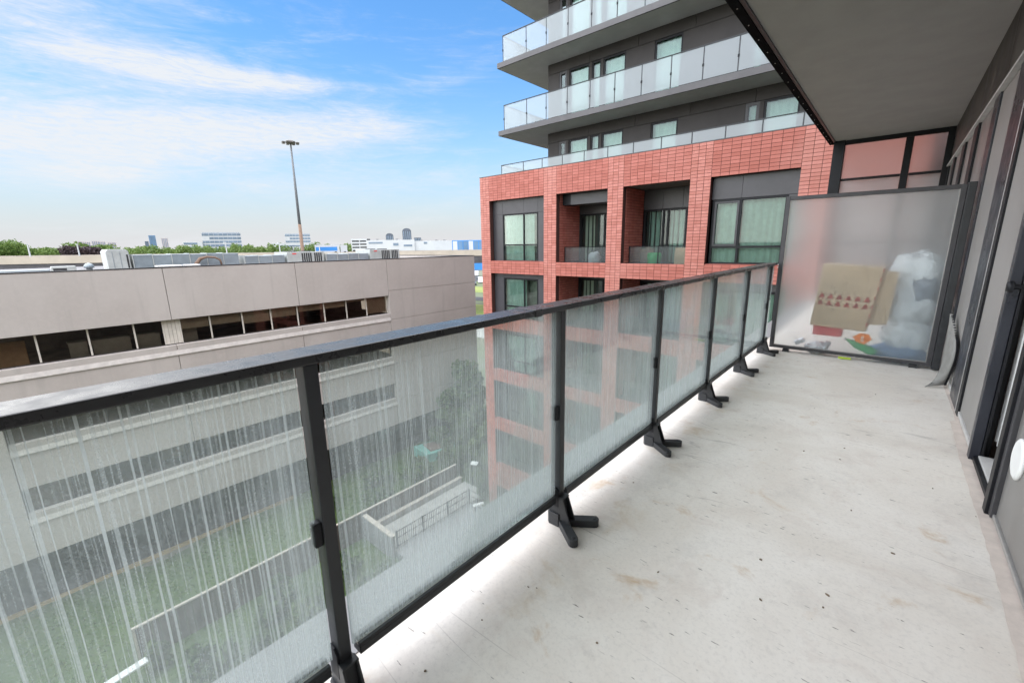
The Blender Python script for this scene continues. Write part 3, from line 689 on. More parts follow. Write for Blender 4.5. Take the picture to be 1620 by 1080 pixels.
crumple((.20, 6.32, .62), (.23, .13, .20), 31, 'bag_grey', 'plastic_bag', 'bulging pale plastic bag in the middle of the divider pile', 'bag', 'bags piled behind the divider', amp=.5)
crumple((.22, 6.33, .30), (.22, .14, .19), 43, 'bag_grey', 'plastic_bag', 'pale plastic bag low in the pile behind the divider', 'bag', 'bags piled behind the divider', amp=.42)
crumple((.17, 6.30, .09), (.24, .12, .10), 57, 'bag_blue', 'plastic_bag', 'blue plastic bag at the bottom of the divider pile', 'bag', 'bags piled behind the divider', amp=.35)
MB().box(-.335, -.215, 6.04, 6.06, .004, .026).build('plastic_clip', 'lime', None, .006, label='lime green plastic clip lying under the divider frame', category='clip')

# ------------------------------------------------------------------ windows of the neighbouring buildings
def curtain_mesh(x0, x1, z0, z1, y, seed, amp=.03):
    g = random.Random(seed); mb = MB(); n = max(10, int((x1 - x0) / .035)); ph = g.uniform(0, 6)
    for i in range(n + 1):
        x = x0 + (x1 - x0) * i / n; d = amp * math.sin(i * .9 + ph + .8 * math.sin(i * .23)); mb.v += [(x, y + d, z0), (x + .02 * math.sin(i * .3), y + d * .6, z1)]
    for i in range(n): mb.f.append((2 * i, 2 * i + 2, 2 * i + 3, 2 * i + 1))
    return mb
def window(parent, xs, zs, y, seed=0, frame=.06, depth=.08, drape=None, frame_mat='black_metal', glass='window_glass', part='window', curtain='curtain'):
    """frame with bars at every x in xs and z in zs, a pane in each opening, curtains behind"""
    mb = MB(); h = frame / 2
    for x in xs: mb.box(x - h, x + h, y, y + depth, zs[0] - h, zs[-1] + h)
    for z in zs:
        for a, b in zip(xs, xs[1:]): mb.box(a + h, b - h, y + .003, y + depth - .003, z - h, z + h)
    w = mb.build(part, frame_mat, parent)
    for a, b in zip(xs, xs[1:]):
        for c, d in zip(zs, zs[1:]): MB().box(a + h, b - h, y + depth * .45, y + depth * .45 + .012, c + h, d - h).build('pane', glass, w)
    for k, (a, b) in enumerate(drape or []):
        curtain_mesh(a, b, zs[0] + .02, zs[-1] - .02, y + depth + .14, seed * 7 + k).build('curtain', curtain, w, 0, True)
    box('dark_room', 'interior', (xs[0], xs[-1], y + depth + .5, y + depth + .54, zs[0], zs[-1]), w)
    return w

# ------------------------------------------------------------------ brick apartment building with tower above
bb = thing('brick_apartment_building', 'red brick apartment building with loggias and grey slab tower above', 'building', (-9, 18.5, GZ))
YB = 18.5; XL, XR = -18.60, .45; ZT = 5.12
COLS = [(-18.60, -17.88), (-13.98, -13.19), (-10.31, -9.53), (-6.60, -5.80), (-2.84, XR)]      # brick piers
BAYS = [(-17.88, -13.98), (-13.19, -10.31), (-9.53, -6.60), (-5.80, -2.84)]
KIND = ['window', 'loggia', 'loggia', 'window4']
LEV = [(3.80, .44), (-.26, -2.86), (-3.58, -6.16), (-6.86, -9.41), (-10.14, -12.58), (-14.15, GZ)]   # opening top, bottom
bricks = []                                                        # (x0, x1, z0, z1) on the front face
def brick_field(x0, x1, z0, z1, w=.315, h=.128, pier=0):
    nx = max(1, round((x1 - x0) / w)); nz = max(1, round((z1 - z0) / h)); bw = (x1 - x0) / nx; bh = (z1 - z0) / nz
    for i in range(nx):
        for k in range(nz): bricks.append((x0 + i * bw, x0 + (i + 1) * bw, z0 + k * bh, z0 + (k + 1) * bh, pier))
mb = MB()
PZ = 3.80                                                          # parapet band starts above the top openings
for a, b in COLS:
    mb.box(a + .012, b - .012 if b < 0 else b, YB + .014, YB + .30, GZ, ZT - .012)
    brick_field(a, b, GZ, ZT, .262 if b < 0 else .30, pier=1)
for a, b in BAYS:
    mb.box(a - .0115, b + .0115, YB + .0145, YB + .28, PZ + .012, ZT - .0125); brick_field(a, b, PZ, ZT)
    for (t0, b0), (t1, b1) in zip(LEV, LEV[1:]):
        mb.box(a - .0115, b + .0115, YB + .0145, YB + .28, t1 + .012, b0 - .012); brick_field(a, b, t1, b0)
back = mb.build('mortar_backing', 'mortar', bb)
J = .0072
def key(q): return -(((q[1] - q[0]) * (q[3] - q[2])) / ((q[0] ** 2 + YB ** 2)) * (1 if q[2] > -.3 and q[0] > -12 else .01) * (1 if (q[2] > 3.0 or q[0] < -2.85) and q[0] < -2.1 else .02))
bricks.sort(key=key)
near_b, far_b = bricks[:300], bricks[300:]
shapes = {}
for x0, x1, z0, z1, pier in near_b:
    w, h = round(x1 - x0, 3), round(z1 - z0, 3)
    if (w, h, pier) not in shapes:
        m_ = MB().box(-w / 2 + J, w / 2 - J, 0, .05, -h / 2 + J, h / 2 - J); me = bpy.data.meshes.new('brick'); me.from_pydata(m_.v, [], m_.f); me.materials.append(M['pier_brick' if pier else 'brick']); shapes[(w, h, pier)] = me
    o = bpy.data.objects.new('brick', shapes[(w, h, pier)]); C.objects.link(o); o.parent = bb
    o.location = Vector(((x0 + x1) / 2, YB - rnd.uniform(0, .003), (z0 + z1) / 2)) - bb.location
mb = MB(); pb = MB()
for x0, x1, z0, z1, pier in far_b: (pb if pier else mb).box(x0 + J, x1 - J, YB - rnd.uniform(0, .003), YB + .05, z0 + J, z1 - J)
def side_bricks(mb, x, sgn, y0, y1, z0, z1):                       # returns of the loggias
    nyb = max(1, round((y1 - y0) / .31)); nzb = max(1, round((z1 - z0) / .128)); bw = (y1 - y0) / nyb; bh = (z1 - z0) / nzb
    for i in range(nyb):
        for k in range(nzb):
            a, b = sorted((x, x + sgn * .012)); mb.box(a, b, y0 + i * bw + J, y0 + (i + 1) * bw - J, z0 + k * bh + J, z0 + (k + 1) * bh - J)
YL = 20.68                                                         # back wall of the loggias
walls = MB()
for bi, (a, b) in enumerate(BAYS):
    if KIND[bi] != 'loggia': continue
    for li, (t0, b0) in enumerate(LEV[:5]):
        side_bricks(mb, a - .002, 1, YB + .31, YL, b0, t0); side_bricks(mb, b + .002, -1, YB + .31, YL, b0, t0)
    walls.box(a - .25, a - .0145, YB + .301, YL, GZ, PZ + .3); walls.box(b + .0145, b + .25, YB + .301, YL, GZ, PZ + .3)
side_bricks(mb, XL + .012, -1, YB + .06, 27.0, -1.0, ZT)
mb.build('brick_facing', 'brick_island', bb, kind='stuff'); pb.build('pier_facing', 'pier_island', bb, kind='stuff')
walls.build('loggia_wall', 'mortar', bb)
box('side_wall', 'mortar', (XL + .014, XL + .30, YB + .301, 44, GZ, ZT - .02), bb)
box('core', 'panel_dark', (XL + .31, 3, YL + .25, 44, GZ, 4.0), bb)
box('parapet_cap', 'slab', (XL - .015, XR, YB - .012, YB + .34, ZT + .001, ZT + .035), bb, .004)
slabs = MB()
for t0, b0 in LEV: slabs.box(XL + .31, XR, YB + .301, YL + .24, t0 + .02, t0 + .30)
slabs.build('floor_slab', 'slab', bb)
box('terrace', 'slab', (XL + .31, 3, YB + .345, 44, 4.02, 4.18), bb)
def panel(name, mat, x0, x1, y0, y1, z0, z1, bevel=.004): return box(name, mat, (x0, x1, y0, y1, z0, z1), bb, bevel)
for li, (t0, b0) in enumerate(LEV[:5]):
    hgt = t0 - b0; Y1 = YB + .30
    for bi, (a, b) in enumerate(BAYS):
        a_, b_ = a + .004, b - .004
        if KIND[bi] == 'window':
            zt = t0 - (.80 if li == 0 else .30); zb = b0 + .02; xs = [-17.10, -15.585, -14.62]; zs = [zb, b0 + hgt * .27, zt]
            window(bb, xs, zs, Y1, li + 1, .07, .08, [(xs[0], xs[1]), (xs[1], xs[2] - .35)] if li != 1 else [(xs[0], xs[1])])
            panel('spandrel_panel', 'panel_dark', a_, xs[0] - .04, Y1 + .01, Y1 + .10, b0 + .004, zt + .036)
            panel('spandrel_panel', 'panel_dark', xs[-1] + .04, b_, Y1 + .01, Y1 + .10, b0 + .004, zt + .036)
            for p0, p1 in ((a_, xs[0] - .05), (xs[0] - .042, xs[1]), (xs[1] + .008, xs[2] + .02), (xs[2] + .028, b_)): panel('spandrel_panel', 'panel_dark', p0, p1, Y1 + .01, Y1 + .10, zt + .042, t0 - .004)
            panel('window_sill', 'brick_island', a_, b_, YB + .05, Y1 - .002, b0 + .001, b0 + .02)
        elif KIND[bi] == 'window4':
            zt = t0 - (.88 if li == 0 else .35); zb = b0 - .02 if li == 0 else b0 + .04; xs = [-5.70, -4.715, -3.20]; zs = [b0 + .05, b0 + hgt * .205, zt]
            w = window(bb, xs, zs, Y1, 20 + li, .08, .09, [(xs[0], xs[1] - .02), (xs[1] + .05, xs[2])])
            mbf = MB()                                             # opening sash on the left light
            for q in ((xs[0] + .045, xs[0] + .12, zs[1] + .045, zs[2] - .045), (xs[1] - .12, xs[1] - .045, zs[1] + .045, zs[2] - .045)): mbf.box(q[0], q[1], Y1 - .02, Y1 + .03, q[2], q[3])
            for q in ((xs[0] + .12, xs[1] - .12, zs[1] + .045, zs[1] + .115), (xs[0] + .12, xs[1] - .12, zs[2] - .115, zs[2] - .045)): mbf.box(q[0], q[1], Y1 - .019, Y1 + .029, q[2], q[3])
            mbf.build('sash', 'grey_frame', w)
            panel('spandrel_panel', 'panel_dark', a_, xs[1] - .004, Y1 + .01, Y1 + .10, zt + .05, t0 - .004); panel('spandrel_panel', 'panel_dark', xs[1] + .004, b_, Y1 + .01, Y1 + .10, zt + .05, t0 - .004)
            panel('spandrel_panel', 'panel_dark', xs[2] + .045, b_, Y1 + .01, Y1 + .10, b0 + .004, zt + .04)
            panel('window_sill', 'brick_island', a_, b_, YB + .05, Y1 - .002, b0 + .001, b0 + .02)
        else:
            fl = b0 - .12
            panel('loggia_floor', 'slab', a_ + .015, b_ - .015, YB + .31, YL - .01, fl - .1, fl)
            zt = t0 - (.95 if li == 0 else .32); m_ = a + (b - a) * .5
            if bi == 1:
                xs = [a + .12, a + 1.55, b - .05]
                window(bb, xs, [fl + .03, zt], YL, 40 + li, .09, .10, [(xs[0] + .1, xs[0] + .75)], curtain='blind', part='balcony_door')
                panel('door_header', 'panel_dark', a_ + .02, b_ - .02, YL + .01, YL + .11, zt + .06, t0 + .02)
                if li == 0: panel('ceiling_duct', 'panel_dark', a + .50, b - .02, YB + .55, YB + 1.5, t0 - .53, t0 - .01, .01); panel('duct_end', 'black_metal', a + .02, a + .498, YB + .56, YB + 1.45, t0 - .52, t0 - .01)
            else:
                xs = [a + .10, a + 1.02, a + 1.25, a + 2.10, b - .03]
                window(bb, xs, [fl + .03, zt], YL, 60 + li, .09, .10, [(xs[0] + .15, xs[0] + .7), (xs[2] + .05, b - .05)], part='balcony_door')
                for p0, p1 in ((a_ + .02, a + .95), (a + .958, a + 1.9), (a + 1.908, b_ - .02)): panel('door_header', 'panel_dark', p0, p1, YL + .01, YL + .11, zt + .06, t0 + .02)
            r_ = MB().box(a + .05, b - .02, 19.20, 19.25, 1.165 - .44 + b0, 1.195 - .44 + b0).build('loggia_railing', 'black_metal', bb, .003)
            for x in (a + .06, a + 1.45, b - .10): MB().box(x, x + .035, 19.205, 19.245, fl, 1.164 - .44 + b0).build('post', 'black_metal', r_)
            for x0, x1 in ((a + .10, a + 1.445), (a + 1.49, b - .105)): MB().box(x0, x1, 19.22, 19.23, fl + .06, 1.16 - .44 + b0).build('glass_pane', 'loggia_glass', r_)
# ground floor front
window(bb, [-17.6, -16.3, -15.2, -14.2], [GZ + .1, -14.4], YB + .30, 90, .08, .09, None)
# tower storeys
YS, YW, XS, XW = 18.90, 20.45, -17.42, -15.16
def tower_level(zb, ztop, k):
    """wall, windows and glass balustrade standing on a slab whose top is zb"""
    zs0 = ztop
    HB = zb + (2.55 if k else 2.50)                                # head of the windows
    groups = [(-13.80, -12.62), (-12.47, -11.97), (-11.83, -10.66), (-9.26, -8.02), (-4.63, -3.42)]
    cuts = [XW + .002, -14.43, -13.96] + [v for g in groups[:4] for v in g] + [-5.30, -4.80, -4.63, -3.42, 3.0]
    holes = [(-14.43, -13.96)] + groups + [(-5.30, -4.80)]
    prev = XW + .002
    for a, b in sorted(holes):
        if a - prev > .05:
            n = max(1, round((a - prev) / 2.0)); w_ = (a - prev) / n
            for i in range(n): panel('wall_panel', 'tower_panel', prev + i * w_ + .006, prev + (i + 1) * w_ - .006, YW, YW + .12, zb, HB + .04)
        prev = b
    panel('wall_panel', 'tower_panel', prev + .006, 3.0, YW, YW + .12, zb, HB + .04)
    x = XW
    while x < 3: panel('header_panel', 'tower_panel', x + .006, min(x + 2.55, 3) - .006, YW - .004, YW + .12, HB + .052, zs0 - .004); x += 2.55
    for i, (a, b) in enumerate(groups): window(bb, [a + .03, b - .03], [zb + .12, HB], YW + .03, 100 + 10 * k + i, .085, .06, [(a, b)], curtain='tower_curtain')
    for a, b in ((-14.43, -13.96), (-5.30, -4.80)):
        window(bb, [a + .05, b - .05], [zb + .05, HB - .02], YW + .02, 150 + k, .12, .07, [(a + .1, b - .1)] if a > -10 else None, frame_mat='grey_frame', part='balcony_door')
for k, (zb, zt) in enumerate(((4.18, 7.23), (7.49, 10.58), (10.83, 13.93))):
    tower_level(zb, zt, k)
    box('tower_core', 'tower_panel', (XW + .02, 3, YW + .80, 40, zb, zt), bb)
    box('tower_side_wall', 'tower_panel', (XW, XW + .02, YW + .121, 40, zb, zt), bb)
    sl = box('balcony_slab', 'slab', (XS, 3, YS, 41, zt, zt + .255), bb, .01)
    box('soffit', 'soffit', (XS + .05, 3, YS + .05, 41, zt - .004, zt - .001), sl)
    box('slab_drip', 'dark_slot', (XS + .03, 3, YS + .03, YS + .045, zt - .012, zt - .0045), sl)
# glass balustrades: terrace, first and second slab
for zb, ytop, xl, yf in ((4.18, 5.72, -17.30, 18.98), (7.487, 8.76, -17.08, 19.03), (10.837, 12.10, -17.08, 19.03)):
    r_ = MB().box(xl - .02, 2.8, yf - .02, yf + .02, ytop - .035, ytop).box(xl - .02, xl + .02, yf + .021, 30, ytop - .0345, ytop - .0005).build('balustrade', 'charcoal', bb)
    px = [xl + 1.27 * i + (.0 if i == 0 else .32) for i in range(16)]
    first = None
    for i, x in enumerate(px):
        if first is None:
            first = MB().box(-.018, .018, -.012, .012, 0, ytop - zb - .036).build('post', 'charcoal', r_); clip = MB().box(-.035, .035, -.026, -.0125, .52, .62).build('glass_clip', 'black_metal', r_)
            base = Matrix(); first.matrix_parent_inverse = base; clip.matrix_parent_inverse = base
            first.location = Vector((x, yf, zb)); clip.location = first.location
            p_inv = Matrix.Translation(-Vector(bb['_at'])); first.matrix_parent_inverse = Matrix(); clip.matrix_parent_inverse = Matrix()
        else:
            for s_ in (first, clip): copy_to(s_, r_, (x, yf, zb))
        if i + 1 < len(px): MB().box(x + .022, px[i + 1] - .022, yf - .006, yf + .006, zb + .06, ytop - .05).build('glass_pane', 'tower_glass', r_)
    for j in range(8):
        y = yf + .06 + 1.35 * j
        if j: copy_to(first, r_, (xl, y, zb))
        MB().box(xl - .006, xl + .006, y + .03, y + 1.30, zb + .06, ytop - .05).build('glass_pane', 'tower_glass', r_)
cb = Vector((-11.55, 19.55, .32))
crumple((-11.55, 19.6, .62), (.34, .28, .30), 71, 'bag_grey', 'plastic_bag', 'pale crumpled bag on the floor of the left top loggia', 'bag', amp=.5, res=18)
MB().lathe([(.24, 0), (.30, .10), (.33, .42), (.30, .55), (.27, .57)], (-8.45, 19.75, .32), (0, 0, 1), 18).build('green_bin', 'bottle_green', None, 0, True, label='round green bin on the right top loggia behind its glass', category='bin')
MB().box(-7.42, -6.80, 19.5, 19.95, .32, .98).box(-7.40, -6.90, 19.52, 19.9, .982, 1.10).build('cardboard_box', 'cardboard', None, .01, label='tall cardboard box at the right end of the right top loggia', category='box')
crumple((-8.9, 19.9, .7), (.30, .25, .38), 77, 'soil', 'potted_bundle', 'brown twiggy bundle left of the green bin on the right loggia', 'bundle', amp=.6, res=18)

# ------------------------------------------------------------------ beige office building
ob_ = thing('beige_office_building', 'long beige office building with ribbon windows and flat roof', 'building', (-29, 8, GZ))
XO, OY0, OY1, OZ = -29.0, -16.0, 27.84, .45
WS, WE = -1.66, 18.60                                              # ribbon windows from, to
STR = [(-2.32, -3.72), (-5.85, -7.20), (-9.41, -10.67)]
VJ = [OY0, 5.07, 11.85, 18.70, OY1]
def op(name, mat, x0, x1, y0, y1, z0, z1, bevel=.015): return box(name, mat, (x0, x1, y0, y1, z0, z1), ob_, bevel)
bands = [(-2.32, OZ)] + [(STR[i + 1][0], STR[i][1] - .0) for i in range(2)] + [(-12.9, STR[2][1])]
for z0, z1 in bands:
    for (a, b) in ((OY0, WS - .0), (WS, 5.07), (5.07, 11.85), (11.85, WE)): op('wall_panel', 'beige', XO - .40, XO, a + .012, b - .012, z0, z1)
EJ = [OZ, -1.95, -4.20, -7.8, -10.9, -12.9]                        # end panels right of the windows
for z1, z0 in zip(EJ, EJ[1:]): op('wall_panel', 'beige', XO - .40, XO, WE + .012, OY1, z0 + .010, z1 - .010 if z1 != OZ else z1)
for zt, zb in STR: op('wall_panel', 'beige', XO - .40, XO - .002, OY0 + .01, WS - .013, zb + .004, zt - .004)
op('end_wall', 'beige', -52, XO - .401, OY1 - .4, OY1 - .003, -12.9, OZ)
op('wall_backing', 'dark_slot', XO - .50, XO - .401, WE + .05, OY1 - .42, -12.9, OZ - .05, 0)
op('soffit', 'beige', -52, XO - .401, OY0, OY1 - .41, -12.88, -12.75, 0)
op('roof_deck', 'roof_grey', -52, XO - .42, OY0, OY1 - .41, -.1, .12, 0)
op('parapet_flashing', 'black_metal', XO - .45, XO + .02, OY0, OY1 + .02, OZ + .001, OZ + .045, .006)
op('parapet_flashing', 'black_metal', -52, XO - .451, OY1 - .43, OY1 + .02, OZ + .001, OZ + .045, .006)
MUL = [-1.62, .01, 1.75, 3.48, 4.68, 5.43, 6.85, 8.51, 10.13, 11.77, 13.58, 15.21, 16.80, 18.56]
g = random.Random(3)
for si, (zt, zb) in enumerate(STR):
    # sloping sill ledge
    MB().prism_y([(XO - .38, zb + .003), (XO + .001, zb - .30), (XO + .06, zb - .52), (XO + .06, zb - .56), (XO + .001, zb - .56), (XO - .38, zb - .02)], WS, WE).build('window_ledge', 'sill', ob_, .01)
    w = op('ribbon_window', 'tower_panel', XO - .36, XO - .31, WS, WE, zt - .05, zt - .002, 0)
    MB().box(XO - .36, XO - .31, WS, WE, zb + .006, zb + .05).build('sill_bar', 'tower_panel', w)
    for y in MUL: MB().box(XO - .37, XO - .29, y - .035, y + .035, zb + .051, zt - .051).build('mullion', 'blind' if si == 0 else 'tower_panel', w)
    for i, (a, b) in enumerate(zip(MUL, MUL[1:])):
        if si == 0 and i == 4:
            for q in range(4): y = a + .036 + q * (b - a - .07) / 4; MB().box(XO - .36, XO - .30, y + .006, y + (b - a - .07) / 4 - .006, zb + .051, zt - .051).build('slat', 'blind', w)
            continue
        MB().box(XO - .345, XO - .335, a + .036, b - .036, zb + .051, zt - .051).build('pane', 'office_glass', w)
        if si == 0 and i >= 5:
            drop = {5: .42, 6: .40, 7: .52, 8: .42, 9: .30, 10: .30, 11: .12, 12: .85}[i]
            MB().box(XO - .46, XO - .44, a + .05, b - .05, zt - .05 - drop * (zt - zb), zt - .052).build('blind', 'blind', w)
        elif si and g.random() < .45:
            drop = g.uniform(.15, .7); MB().box(XO - .46, XO - .44, a + .05, b - .05, zt - .05 - drop * (zt - zb), zt - .052).build('blind', 'blind', w)
    op('room_floor', 'interior', -40, XO - .41, WS - 1, WE + 1, zb - .35, zb - .25, 0); op('room_ceiling', 'interior', -40, XO - .41, WS - 1, WE + 1, zt + .02, zt + .12, 0)
    op('room_back', 'interior', -35.1, -35, WS - 1, WE + 1, zb - .25, zt + .02, 0)
# furniture seen through the top ribbon window
def desk(y0, y1, x, z, h, label):
    d = thing('office_desk', label, 'desk', (x, (y0 + y1) / 2, z), 'desks inside the beige building')
    box('top', 'unit_white', (x - .4, x + .4, y0, y1, z + h - .05, z + h), d, .01)
    box('front_panel', 'unit_white', (x + .36, x + .40, y0 + .02, y1 - .02, z + .12, z + h - .051), d)
    for y in (y0 + .06, y1 - .10): box('leg', 'silver', (x - .36, x - .30, y, y + .04, z, z + h - .051), d)
for y0, y1, lb in ((1.0, 1.70, 'white desk behind the second pane of the top ribbon window'), (1.85, 3.35, 'white desk behind the third pane of the top ribbon window'), (3.55, 4.6, 'white desk beside the slatted section of the top ribbon window'), (5.6, 6.3, 'white desk just past the slatted section of the top ribbon window')): desk(y0, y1, -30.3, -3.97, .95, lb)
ch = thing('office_cabinet', 'tan cabinet behind the leftmost pane of the top ribbon window', 'cabinet', (-30.6, -.7, -3.97))
box('body', 'cardboard', (-30.9, -30.4, -1.3, -.35, -3.97, -2.75), ch, .01)
for y in (-1.28, -.81): box('door', 'cardboard', (-30.399, -30.38, y, y + .44, -3.9, -2.8), ch, .005)
# recessed ground floor
op('ground_floor_wall', 'tower_panel', -31.4, -31.0, OY0, OY1 - .5, GZ, -12.89, 0)
for y in [(-15 + 2.6 * i) for i in range(16)]: op('ground_window', 'office_glass', -30.999, -30.985, y + .1, y + 2.4, GZ + .9, -13.3, 0)
struct('yellow_kerb', MB().box(-30.98, -30.78, -8, 10.5, GZ - .05, GZ + .14), plain('yellow_kerb_paint', (.36, .25, .10), .8, .25, 2))

# ------------------------------------------------------------------ plant on the office roof
RZ = .12
def at_thing(name, label, cat, y0, y1, x0, x1, group=None): return thing(name, label, cat, ((x0 + x1) / 2, (y0 + y1) / 2, RZ), group)
def duct(y0, y1, x0, x1, h, label, segs):
    d = at_thing('roof_duct', label, 'duct', y0, y1, x0, x1, 'galvanised ducts on the office roof'); w = (y1 - y0) / segs
    for i in range(segs):
        box('duct_section', 'galv', (x0, x1, y0 + i * w + .02, y0 + (i + 1) * w - .02, RZ + .16, RZ + h - .02 * (i % 2)), d, .02)
        box('flange', 'unit_white', (x0 - .03, x1 + .03, y0 + i * w - .018, y0 + i * w + .018, RZ + .13, RZ + h + .03), d)
    for y in (y0 + .4, y1 - .5): box('support', 'charcoal', (x0 + .05, x1 - .05, y, y + .12, RZ, RZ + .158), d)
def condenser(y0, y1, x0, x1, h, label):
    d = at_thing('condenser_unit', label, 'air conditioner', y0, y1, x0, x1, 'louvred condensers on the office roof')
    box('casing', 'unit_white', (x0, x1, y0, y1, RZ + .1, RZ + h), d, .02); box('plinth', 'charcoal', (x0 + .06, x1 - .06, y0 + .06, y1 - .06, RZ, RZ + .099), d)
    n = 10; ys = y0 + (y1 - y0) * .38
    for i in range(n):
        y = ys + (y1 - ys - .12) * i / n
        if i in (5,): continue
        box('louvre', 'dark_slot', (x1 + .001, x1 + .012, y, y + .095, RZ + .22, RZ + h - .08), d)
    box('badge', 'red_box', (x1 + .001, x1 + .01, y0 + .35, y0 + .62, RZ + h - .16, RZ + h - .08), d)
    for i in range(2): MB().lathe([(.42, 0), (.42, .05), (.36, .06)], (x0 + .9, y0 + (y1 - y0) * (.3 + .4 * i), RZ + h), (0, 0, 1), 18).build('fan_guard', 'charcoal', d)
u = at_thing('air_handler', 'tall pale green air handler standing where the roof ducts begin', 'air handler', 3.2, 4.15, -33, -31)
MB().prism_x([(3.22, RZ + .1), (4.14, RZ + .1), (4.12, RZ + 1.22), (4.02, RZ + 1.33), (3.30, RZ + 1.33), (3.20, RZ + 1.2)], -33, -31).build('casing', 'unit_white', u, .02)
box('intake_slot', 'dark_slot', (-30.999, -30.985, 4.0, 4.07, RZ + .35, RZ + 1.05), u); box('base', 'charcoal', (-32.9, -31.1, 3.3, 4.05, RZ, RZ + .099), u)
for y in (3.45, 3.75): box('seam', 'galv', (-30.999, -30.988, y, y + .02, RZ + .15, RZ + 1.2), u)
duct(4.25, 9.35, -32.2, -31.0, 1.02, 'long blue-grey duct between the air handler and curved pipe', 6)
duct(9.65, 12.1, -32.4, -31.0, .82, 'short low blue-grey duct left of the first louvred condenser', 3)
duct(14.95, 18.35, -32.4, -31.0, .80, 'low blue-grey duct between the two louvred condensers', 4)
condenser(12.25, 14.8, -33.2, -31.0, .99, 'white louvred condenser left of the tall light mast')
condenser(18.5, 21.2, -33.2, -31.0, 1.05, 'white louvred condenser nearest the brick building on the office roof')
MB().tube([(-30.6, 6.95, RZ), (-30.6, 6.98, RZ + .45), (-30.6, 7.2, RZ + .72), (-30.6, 7.55, RZ + .82), (-30.6, 7.95, RZ + .78), (-30.6, 8.2, RZ + .62), (-30.6, 8.25, RZ + .3)], [.11, .11, .10, .06, .06, .06, .06], 12).build('vent_pipe', 'rust_pole', None, 0, True, label='rusty curved vent pipe arching in front of the long roof duct', category='pipe')
for y0, y1, lb in ((5.05, 6.05, 'low white skylight on the office roof left of the curved pipe'), (6.3, 6.9, 'small low white skylight right beside the curved pipe')):
    k = at_thing('skylight', lb, 'skylight', y0, y1, -30.3, -29.7, 'skylights on the office roof'); box('curb', 'roof_dark', (-30.3, -29.7, y0, y1, RZ, RZ + .36), k); box('lid', 'white_paint', (-30.36, -29.64, y0 - .05, y1 + .05, RZ + .361, RZ + .44), k, .02)
k = at_thing('roof_trunking', 'long low white trunking at the left end of the office roof', 'duct', -3, 1.0, -31, -30); box('casing', 'galv', (-30.9, -30.2, -5, 1.05, RZ + .05, RZ + .42), k, .02); box('support', 'charcoal', (-30.8, -30.3, -.5, -.3, RZ, RZ + .049), k)
k = at_thing('exhaust_box', 'square exhaust box with dark opening at the end of the trunking', 'exhaust', 1.1, 2.1, -31, -30); box('casing', 'unit_white', (-30.9, -30.2, 1.10, 1.95, RZ, RZ + .55), k, .02); box('opening', 'dark_slot', (-30.199, -30.19, 1.16, 1.62, RZ + .08, RZ + .46), k)
k = at_thing('dome_vent', 'small domed roof vent left of the pale air handler', 'vent', 2.2, 2.5, -30.4, -30); MB().lathe([(.12, 0), (.12, .42), (.20, .44), (.19, .55), (.12, .64), (.02, .68)], (-30.3, 2.42, RZ), (0, 0, 1), 16).build('stack', 'galv', k, 0, True); box('hatch', 'dark_slot', (-30.6, -30.1, 2.05, 2.62, RZ, RZ + .12), k)

# ------------------------------------------------------------------ elevated highway, mast and traffic
hw0, hw1 = Vector((-150, -60, 0)), Vector((-62, 118, 0))
hd = (hw1 - hw0).normalized(); hn = Vector((-hd.y, hd.x, 0))       # hn points away from us
def hp(s, off, z): p = hw0 + hd * s + hn * off; return (p.x, p.y, z)
HL = (hw1 - hw0).length
def hz(s): return 1.05 - 1.15 * (s / HL)
mb = MB()
def beam(mb, s0, s1, o0, o1, za, zb):
    a = [hp(s0, o0, hz(s0) + za), hp(s1, o0, hz(s1) + za), hp(s1, o1, hz(s1) + za), hp(s0, o1, hz(s0) + za), hp(s0, o0, hz(s0) + zb), hp(s1, o0, hz(s1) + zb), hp(s1, o1, hz(s1) + zb), hp(s0, o1, hz(s0) + zb)]
    mb.add(a, [(0, 1, 2, 3), (7, 6, 5, 4), (0, 4, 5, 1), (1, 5, 6, 2), (2, 6, 7, 3), (3, 7, 4, 0)])
beam(mb, 0, HL, 0, 22, -2.4, -1.1); struct('highway', mb, 'asphalt')
hwy = thing('highway_barrier', 'tan concrete barrier along the elevated highway behind the office roof', 'barrier', tuple(hp(HL / 2, 0, 0)))
mb = MB(); beam(mb, 0, HL, -.35, 0, -1.30, 0); mb.build('near_wall', 'tan_concrete', hwy)
mb = MB(); beam(mb, 0, HL, -.2, .3, -3.2, -1.32); mb.build('girder', 'roof_dark', hwy)
mb = MB(); beam(mb, 0, HL, 22, 22.35, -1.30, .05); mb.build('far_wall', 'tan_concrete', hwy)
for i in range(9): p = hp(10 + 22 * i, 9, 0); box('pier', 'tan_concrete', (p[0] - 1, p[0] + 1, p[1] - 1, p[1] + 1, GZ, hz(10 + 22 * i) - 2.5), hwy)
mast = thing('light_mast', 'tall tapering highway light mast with ring of floodlights', 'light mast', (-119.4, 51.4, -3))
MB().tube([(-119.45, 51.3, -16), (-119.42, 51.36, 7.6)], [.50, .40], 14).build('lower_pole', 'rust_pole', mast, 0, True)
MB().tube([(-119.42, 51.36, 7.6), (-119.37, 51.49, 27.9)], [.36, .20], 14).build('upper_pole', 'pole', mast, 0, True)
MB().lathe([(.35, 0), (1.05, .15), (1.1, .45), (.6, .8), (.2, .85)], (-119.37, 51.49, 27.3), (0, 0, 1), 18).build('head_ring', 'lamp_dark', mast, 0, True)
